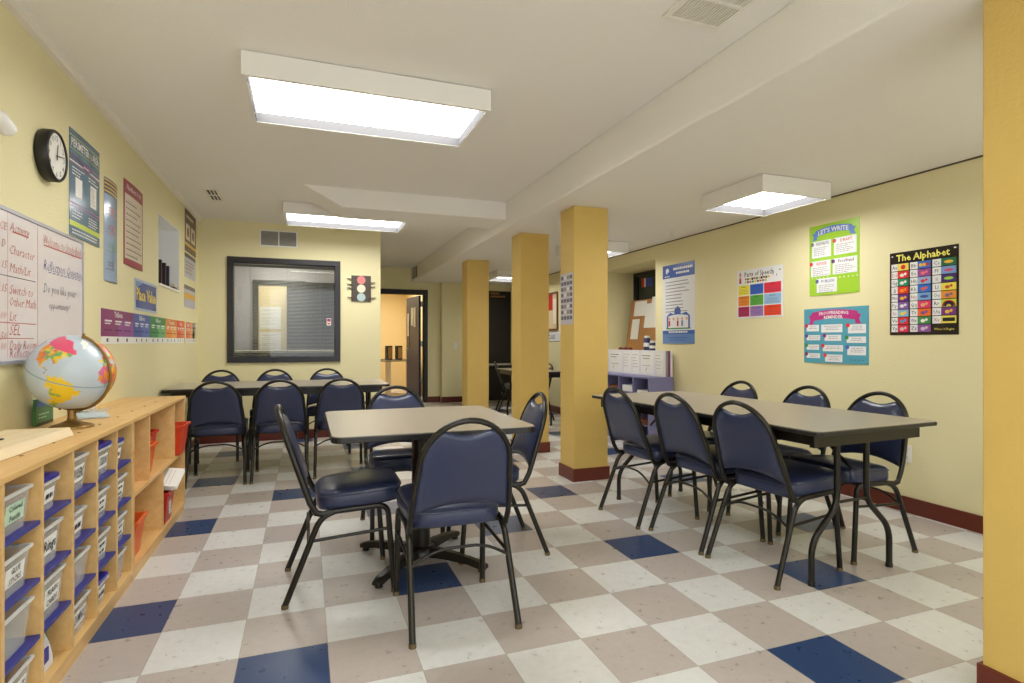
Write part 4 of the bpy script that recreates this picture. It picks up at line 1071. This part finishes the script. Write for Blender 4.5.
# let's write
LG = mat('lime_poster', (160, 206, 60), .22); PEB = mat('periwinkle_ribbon', (92, 130, 206), .3)
s = Sheet(.43, .548, LG, bow=.004)
rib = [(.02, .475), (.05, .455), (.05, .478)] 
def ribbon(s, x0, x1, y, h, mt_, arc, tail=.03):
    n = 10; top_ = []; bot = []
    for k in range(n + 1):
        x = x0 + (x1 - x0) * k / n; q = 1 - ((k / n - .5) * 2) ** 2; top_.append((x, y + h + arc * q)); bot.append((x, y + arc * q))
    s.poly([(x0 - tail, y - h * .45), (x0 - tail * .4, y + h * .1), (x0 - tail, y + h * .65), (x0 + tail * .6, y + h * .75), (x0 + tail * .6, y - h * .35)], mt_, 1)
    s.poly([(x1 + tail, y - h * .45), (x1 - tail * .6, y - h * .35), (x1 - tail * .6, y + h * .75), (x1 + tail, y + h * .65), (x1 + tail * .4, y + h * .1)], mt_, 1)
    for k in range(n): s.poly([bot[k], bot[k + 1], top_[k + 1], top_[k]], mt_, 2)
ribbon(s, .055, .375, .455, .05, PEB, .022)
s.text("LET'S WRITE", .215, .482, .048, WHP, align='CENTER', bold=.02, fit=.27, arc=.8)
for (x, y, w_, h_, nm, cc) in ((.025, .295, .175, .13, 'PREWRITE', (110, 120, 110)), (.225, .295, .185, .13, 'DRAFT', (206, 80, 80)), (.015, .15, .18, .12, 'REVISE', (206, 40, 40)), (.215, .15, .20, .12, 'Proofread', (90, 40, 100)), (.07, .02, .18, .11, 'PUBLISH', (84, 96, 150))):
    cm = mat('head_' + nm, cc, .5); s.rect(x, y, x + w_, y + h_, PW, 2); s.disc(x + .003, y + h_ - .02, .016, cm, 3); s.text(nm, x + w_ / 2 + .01, y + h_ - .034, .032, cm, 4, align='CENTER', bold=.01, fit=w_ * .66)
    s.lines(x + .02, x + w_ - .01, y + h_ - .055, 5, .014, .003, INKK)
for k in range(5): s.disc(.275 + k * .035, .125, .005, WHP, 2); s.disc(.03 + k * .035, .137, .004, WHP, 2)
s.build('wall_poster', (XP, 3.40, 1.502), '-x', "lime green LET'S WRITE poster with white text boxes", 'poster', GR_)
# proofreading reminder
TQ = mat('turquoise_poster', (86, 164, 190), .25); MAG = mat('magenta_ribbon', (186, 52, 132), .3)
s = Sheet(.555, .425, TQ, bow=.006)
ribbon(s, .075, .47, .325, .068, MAG, .018)
s.text('PROOFREADING', .272, .376, .034, WHP, align='CENTER', bold=.02, fit=.33, arc=.4); s.text('REMINDER', .272, .343, .034, WHP, align='CENTER', bold=.02, fit=.24, arc=.4)
for k, (x, y, w_, h_, cc) in enumerate(((.025, .235, .12, .055, (200, 40, 70)), (.165, .225, .185, .065, None), (.395, .215, .14, .07, (220, 50, 40)), (.025, .165, .13, .045, (80, 70, 150)), (.195, .16, .145, .05, (130, 40, 110)), (.385, .145, .15, .05, (30, 130, 60)), (.025, .09, .12, .045, (60, 140, 70)), (.18, .08, .175, .052, (210, 50, 50)), (.39, .055, .145, .068, (60, 90, 180)), (.025, .025, .13, .042, (130, 40, 90)), (.20, .0, .15, .06, (210, 60, 80)))):
    s.rect(x, y + .012, x + w_, y + h_ + .008, PW, 2)
    if cc: s.disc(x, y + h_ + .002, .016, mat('pin_' + str(k), cc, .4), 3)
    s.lines(x + .02, x + w_ - .01, y + h_ - .008, 2 if h_ < .06 else 3, .013, .003, INKK, align='CENTER')
for k in range(4): s.disc(.42 + k * .03, .03, .004, NAVY, 2)
s.build('wall_poster', (XP, 3.452, .975), '-x', 'turquoise PROOFREADING REMINDER poster with a magenta ribbon', 'poster', GR_)
# alphabet
BK = mat('poster_black', (34, 26, 24), .2)
s = Sheet(.435, .56, BK)
s.text('The Alphabet', .215, .50, .062, mat('pale_yellow_letters', (240, 232, 110), .4), align='CENTER', bold=.025, fit=.34)
s.disc(.018, .535, .006, WHP, 2, sy=.6); s.disc(.415, .54, .008, WHP, 2, sy=.6)
cells = ['Aa', 'Bb', 'Cc', 'Dd', 'Ee', 'Ff', 'Gg', 'Hh', 'Ii', 'Jj', 'Kk', 'Ll', 'Mm', 'Nn', 'Oo', 'Pp', 'Qq', 'Rr', 'Ss', 'Tt', 'Uu', 'Vv', 'Ww', 'Xx', 'Yy', 'Zz']
cc_ = [(244, 220, 90), (50, 110, 200), (20, 110, 70), (224, 40, 40), (150, 70, 150), (120, 160, 216), (20, 140, 100), (150, 180, 226), (70, 40, 110), (226, 50, 36), (40, 110, 210), (236, 220, 80), (100, 40, 130), (120, 170, 220), (232, 150, 50), (130, 90, 170), (226, 60, 110), (200, 220, 70), (140, 180, 220), (236, 110, 40), (120, 50, 130), (216, 40, 44), (60, 140, 80), (236, 220, 90), (216, 36, 80), (140, 80, 160)]
pc = [(214, 40, 30), (236, 180, 40), (236, 190, 50), (240, 240, 240), (236, 120, 130), (200, 70, 110), (235, 235, 235), (210, 50, 40), (150, 200, 60), (236, 150, 40), (226, 100, 80), (190, 80, 40), (236, 180, 60), (60, 80, 160), (120, 100, 140), (230, 230, 235), (236, 180, 130), (180, 50, 40), (240, 210, 70), (120, 80, 150), (236, 190, 60), (90, 150, 210), (240, 240, 235), (30, 30, 30), (220, 190, 190), (210, 200, 215)]
cx_ = [(.012, .128), (.138, .27), (.28, .422)]
for k, nm in enumerate(cells):
    r_, c_ = divmod(k, 3)
    a, e_ = cx_[c_]; yy = .435 - r_ * .0518
    m1 = a + (e_ - a) * .38
    s.rect(a, yy, m1 - .001, yy + .047, PW, 2); s.rect(m1, yy, e_, yy + .047, mat('abc_' + str(k), cc_[k], .35), 2)
    s.text(nm, (a + m1) / 2, yy + .012, .034, [M_INK, INKR][k % 5 == 3], align='CENTER', fit=.036)
    pm = mat('abcp_' + str(k), pc[k], .4); mx_ = (m1 + e_) / 2; my = yy + .023
    if nm == 'Rr':
        for rr, q in ((.040, pm), (.032, mat('cream_print', (0, 0, 0))), (.026, NAVY), (.014, YEL)): s.poly([(mx_ + rr * math.cos(math.pi * i / 10), yy + .002 + rr * math.sin(math.pi * i / 10)) for i in range(11)], q, 3 + int((.04 - rr) * 100))
    elif nm == 'Bb':
        for q in range(3): s.disc(mx_ - .022 + q * .022, my, .011, [pm, pm, M_RED][q], 3)
    elif nm == 'Xx': s.rect(m1 + .008, yy + .012, e_ - .008, yy + .035, pm, 3)
    elif nm == 'Aa': s.disc(mx_, my, .016, pm, 3)
    elif nm in ('Nn', 'Ii', 'Ff', 'Cc'): s.disc(mx_, my, .028, pm, 3, sy=.35)
    else: s.disc(mx_ - .008, my - .003, .015, pm, 3, n=7, sy=.8); s.disc(mx_ + .014, my + .004, .010, pm, 3, n=5)
s.text('Where It Begins', .35, .030, .020, mat('pale_yellow_letters', (0, 0, 0)), align='CENTER', fit=.12)
s.build('wall_poster', (XP, 2.742, 1.185), '-x', 'black The Alphabet poster with coloured letter cards', 'poster', GR_, tilt=0)
# outlet
def outlet(loc, rz, label, name='wall_outlet', cat='outlet'):
    t = thing(name, loc, rz, label, cat)
    MB().box(-.037, .037, -.006, 0, -.058, .058, M_WHITE).build('cover_plate', t, bevel=.002)
    b = MB()
    if name == 'wall_outlet':
        for z in (-.022, .022): b.box(-.016, .016, -.009, -.006, z - .014, z + .014, mat('ivory_plastic', (214, 210, 200), .4)); b.box(-.009, -.006, -.0095, -.009, z - .004, z + .006, M_INK); b.box(.006, .009, -.0095, -.009, z - .004, z + .006, M_INK)
        b.build('socket', t)
    else: b.box(-.006, .006, -.016, -.006, -.012, .012, M_WHITE).build('toggle', t)
outlet((XR - .001, 2.632, .39), R(-90), 'white double outlet on the right wall behind the long table')
outlet((2.66, YF - .151, 1.06), 0, 'white light switch on the far wall left of the farthest column', 'light_switch', 'light switch')
# chart on the column
s = Sheet(.235, .425, mat('grey_lilac_print', (190, 186, 196), .35))
for r_ in range(8):
    for c_ in range(4): s.rect(.012 + c_ * .055, .375 - r_ * .048, .058 + c_ * .055, .405 - r_ * .048, [mat('slate_photo', (96, 96, 112), .5), mat('tan_photo', (150, 130, 116), .5), mat('pale_photo', (214, 212, 216), .5)][(r_ * 3 + c_ * 2 + r_ * c_) % 3], 2)
s.build('column_chart', (2.049, 4.375, 1.285), '+x', 'grey chart of small pictures on the side of the column', 'poster')
o = bpy.data.objects['column_chart']; o.rotation_euler = (0, 0, R(-90)); o.location = (2.049, 4.372, 1.285)
# picture and sign farther along the right wall
t = thing('framed_picture', (XR - .001, 8.5, 1.63), R(-90), 'wood-framed picture with a red patch on the far right wall', 'picture')
b = MB()
for (a0, a1, z0, z1) in ((-.40, .34, .28, .31), (-.40, .34, -.31, -.28), (-.40, -.37, -.28, .28), (.31, .34, -.28, .28)): b.box(a0, a1, -.02, 0, z0, z1, wood('walnut_frame', (110, 66, 40), (130, 84, 52)))
b.build('picture_frame', t); MB().box(-.37, .31, -.008, 0, -.28, .28, mat('tan_picture', (206, 186, 150), .5)).box(-.12, .14, -.0095, -.008, .02, .28, mat('red_picture', (176, 30, 24), .5)).box(.16, .29, -.0095, -.008, -.2, .2, mat('cream_print', (0, 0, 0))).build('picture_print', t)
s = Sheet(.62, .16, PW); s.text('CLASS', .31, .045, .10, M_INK, align='CENTER', bold=.01); s.rect(0, 0, .62, .008, M_BLACK)
s.build('wall_sign', (XR - .001, 8.72, 1.14), '-x', 'white sign with dark letters under the framed picture', 'sign')

# window in the recess, black night glass
w = bpy.data.objects.new('window_2', None); COL.objects.link(w); w.location = (rx, (ry0 + ry1) / 2, 0); struct(w, 'black-framed window in the right wall recess')
hw = (ry1 - ry0) / 2; b = MB()
for (a0, a1, z0, z1) in ((-hw, hw, rz1 - .05, rz1), (-hw, hw, rz0, rz0 + .05), (-hw, -hw + .05, rz0 + .05, rz1 - .05), (hw - .05, hw, rz0 + .05, rz1 - .05), (-.02, .02, rz0 + .05, rz1 - .05)): b.box(-.03, .02, a0, a1, z0, z1, M_BLACK)
b.build('window_frame', w)
MB().box(0, .006, -hw, hw, rz0, rz1, mat('night_glass', (40, 46, 44), .08)).build('pane', w)
s = Sheet(.26, .12, mat('royal_blue_print', (0, 0, 0))); s.rect(0, 0, .07, .12, M_RED); s.rect(.07, .0, .10, .12, PW)
s.build('window_decal', (rx - .002, 6.62, 1.88), '-x', 'blue decal with a red and white edge on the recess window', 'decal')
# cork board with papers, jars
t = thing('cork_board', (4.10, 6.18, rz0 + .002), 0, 'brown cardboard display with white papers leaning in the window recess', 'board')
Mx = Matrix.Rotation(R(8), 4, 'Y')
MB().box(0, .012, -.46, .50, 0, .68, mat('kraft_board', (176, 128, 78), .7), Mx).build('board_panel', t)
s_ = [(-.02, .44, .30, .62), (.10, .36, .34, .70), (.36, .58, .16, .52), (-.30, -.12, .15, .42), (-.28, .0, .46, .66)]
for k, (y0_, y1_, z0, z1) in enumerate(s_): MB().box(-.004 - k * .002, -.002 - k * .002, -y1_ + .1, -y0_ + .1, z0, z1, M_PAPER, Mx).build('pinned_paper', t)
JB = mat('dark_blue_jar', (50, 50, 96), .4)
for k, (y, h) in enumerate(((5.86, .19), (5.74, .13), (5.62, .12))):
    t = thing('jar', (3.90, y, rz0 + .002), 0, ['tall dark blue jar on the recess sill, leftmost', 'dark blue jar in the middle of three on the sill', 'dark blue jar nearest the school poster on the sill'][k], 'jar', 'dark blue jars on the window recess sill')
    MB().lathe([(.04, 0), (.042, .01), (.042, h - .04), (.03, h - .025)], JB, seg=20).build('jar_body', t); MB().lathe([(.032, h - .025), (.032, h)], PW, seg=20).build('jar_lid', t)
    MB().lathe([(.0425, h * .3), (.0425, h * .55)], PW, seg=20).build('jar_label', t)
for k in range(3):
    tag(MB().lathe([(.03, 0), (.033, .03), (.02, .045)], mat('red_cup', (110, 34, 24), .5), (3.86, 6.18 + k * .11), 16, z0=rz0 + .002).build('small_cup'), ['dark red cup nearest the jars on the recess sill', 'dark red cup in the middle on the recess sill', 'dark red cup nearest the column on the recess sill'][k], 'cup', 'dark red cups on the recess sill')
# lavender cubby unit
t = thing('lavender_cubby', (3.45, 5.15, 0), 0, 'lavender cubby cabinet against the right wall behind the long table', 'shelf')
LX, LY = .31, 1.25
MB().box(0, LX, 0, LY, .735, .755, M_LAV).build('top_board', t, bevel=.003)
MB().box(0, LX, 0, LY, 0, .05, M_LAV).build('base', t)
for y in (0, LY - .02): MB().box(0, LX, y, y + .02, .05, .735, M_LAV).build('side_panel', t)
MB().box(LX - .012, LX, .02, LY - .02, .05, .735, M_BROWN).build('back_panel', t)
for k in range(1, 4): MB().box(.002, LX - .012, k * .31, k * .31 + .015, .05, .735, M_LAV).build('divider', t)
for z in (.22, .39, .56): MB().box(.002, LX - .012, .02, LY - .02, z, z + .012, M_LAV).build('cubby_shelf', t)
k = 0
for ci in range(4):
    for zi, z in enumerate((.572, .402, .232)):
        hh = random.uniform(.03, .07)
        tag(MB().box(3.47, 3.70, 5.15 + ci * .31 + .05, 5.15 + ci * .31 + .26, z + .001, z + hh, [M_PAPER, PW, M_BROWN][(ci + zi) % 3]).build('paper_pile'),
            'stack of papers in the lavender cabinet, %s row, %s column from the poster' % (['top', 'second', 'third'][zi], ['first', 'second', 'third', 'fourth'][ci]), 'paper', 'papers in the lavender cubbies')
# binders in a row on top
y = 5.155
for k, (wd, nm) in enumerate(((.16, 'nearest the poster'), (.30, 'second from the poster'), (.17, 'third, with only its spine showing'), (.20, 'fourth, spine out'), (.36, 'farthest, beside the column'))):
    t = thing('white_binder', (3.64, y, .756), 0, 'white binder standing on the lavender cabinet, ' + nm, 'binder', 'white binders on the lavender cabinet')
    MB().box(0, .03, .003, wd - .003, 0, .285, PW).build('binder_cover', t, bevel=.003)
    s = Sheet(wd * .8, .24, M_PAPER, thick=.001)
    if k in (1, 4): s.lines(.02, wd * .7, .20, 1, 1, .008, M_INK); s.lines(.04, wd * .6, .17, 1, 1, .008, M_INK); s.poly([(.08, .03), (.085, .03), (.12, .07), (.11, .07)], M_INK, 2); s.lines(.03, wd * .7, .09, 1, 1, .005, INKK)
    else: s.lines(.01, wd * .7, .21, 5, .035, .004, INKK)
    o = s.build('cover_sheet', (0, 0, 0), '-x', None, None); o.parent = t; o.location = (-.0005, wd * .9, .02)
    y += wd
for k, (mt_, nm) in enumerate(((mat('grey_binder', (150, 148, 150), .4), 'grey binder edge right of the white binders'), (mat('plum_binder', (132, 54, 112), .4), 'plum binder standing between grey and white ones'), (PW, 'thin white binder right of the plum one'))):
    tag(MB().box(3.672 + k * .029, 3.699 + k * .029, 5.157, 5.43, .756, 1.04, mt_).build('binder', bevel=.003), nm, 'binder', 'binders at the end of the row')

# ================================================================ FAR DOORWAY AND ROOM
d = bpy.data.objects.new('door_1', None); COL.objects.link(d); d.location = (0, YF, 0); struct(d, 'open dark blue door in the far doorway')
b = MB(); b.box(dx1, dx1 + .075, -.02, .12, 0, dz + .09, M_BLACK); b.box(dx0 - .1, dx0, -.02, .12, 0, dz + .09, M_BLACK); b.box(dx0, dx1, -.02, .12, dz, dz + .09, M_BLACK); b.build('door_frame', d)
Mx = Matrix.Translation((dx1 - .03, .12, 0)) @ Matrix.Rotation(R(7), 4, 'Z')
leaf = MB().box(-.042, 0, 0, .80, .01, dz - .01, mat('dark_blue_door_paint', (46, 54, 92), .4), Mx).build('door_leaf', d)
MB().box(-.0475, -.0425, .60, .70, 1.02, 1.55, mat('dark_door_glass', (18, 20, 26), .1), Mx).build('door_window', leaf)
MB().box(-.05, -.0425, .62, .70, 1.25, 1.7, M_PAPER, Mx).box(-.05, -.0425, .34, .46, 1.45, 1.8, M_PAPER, Mx).box(-.05, -.0425, .18, .30, 1.42, 1.8, M_PAPER, Mx).build('door_notices', leaf)
MB().tube([Mx @ Vector((-.042, .72, .98)), Mx @ Vector((-.085, .72, .98)), Mx @ Vector((-.085, .64, .98))], .011, M_STEEL).build('door_handle', leaf)
b = MB()
for z in (.35, 1.05, 1.8): b.box(dx1 - .034, dx1 - .001, .085, .119, z, z + .1, M_STEEL)
b.build('hinge', d)
OW = mat('office_orange_paint', (228, 208, 158), .6)
struct(MB().box(.75, 2.5, 14.0, 14.1, 0, 2.4, OW).build('wall_far_room_rear'))
struct(MB().box(2.32, 2.42, YF + .12, 14.0, 0, 2.4, OW).build('wall_far_room_right'))
struct(MB().box(.65, .75, YF + .12, 14.0, 0, 2.4, OW).build('wall_far_room_left'))
struct(MB().box(.65, 2.5, YF + .12, 14.1, 2.4, 2.5, M_CEIL).build('ceiling_far_room'))
la = bpy.data.lights.new('far_room_lamp', 'AREA'); la.energy = 28; la.size = .8; la.color = (1, .93, .82)
lo = bpy.data.objects.new('far_room_lamp', la); COL.objects.link(lo); lo.location = (1.5, 12.4, 2.37)
t = thing('office_desk', (1.62, 12.2, 0), 0, 'pale desk in the room beyond the far doorway', 'desk')
MB().box(-.7, .62, -.3, .35, .72, .75, M_TOP).build('desk_top', t, bevel=.003)
for x in (-.66, .02, .56): MB().box(x, x + .04, -.27, .32, 0, .72, M_TRIMW).build('desk_panel', t)
for k, x in enumerate((1.66, 1.87)):
    t = thing('desk_speaker', (x, 12.12, .751), R(20), ['left one of two small tan-faced speakers on the far desk', 'right one of two small tan-faced speakers on the far desk'][k], 'speaker', 'speakers on the far desk')
    MB().box(-.065, .065, -.05, .05, 0, .30, M_BLACK).build('speaker_case', t, bevel=.008); MB().box(-.045, .045, -.054, -.05, .03, .27, mat('tan_cloth', (170, 140, 96), .7)).build('speaker_cloth', t)
b = MB()
random.seed(3)
for k in range(3): b.tube([(1.45 + .14 * i + .05 * math.sin(i * 2 + k), 12.0 + .05 * math.cos(i + k), .757 + .02 * (i % 2)) for i in range(5)], .006, M_BLACK, 6)
o = tag(b.build('cables'), 'tangle of black cables on the far desk', 'cables'); o['kind'] = 'stuff'
tag(MB().box(2.318, 2.319, 12.6, 12.8, 1.1, 1.6, M_PAPER).build('wall_notice'), 'white sheet hanging on the far room wall', 'notice')
# black door on the far right
d = bpy.data.objects.new('door_2', None); COL.objects.link(d); d.location = (0, YF - .15, 0); struct(d, 'black door at the far end, seen between two columns')
MB().box(3.00, 3.82, .03, .07, 0, 2.12, mat('black_door_paint', (30, 25, 22), .35)).build('door_leaf', d)
MB().box(3.815, 3.86, -.015, 0, 0, 2.15, PW).box(2.96, 3.0, -.015, 0, 0, 2.15, PW).build('door_frame', d)
MB().box(3.36, 3.66, .0, .03, 2.0, 2.03, M_BRASS).box(3.36, 3.54, .0, .03, 2.06, 2.09, M_BRASS).build('door_closer', d)
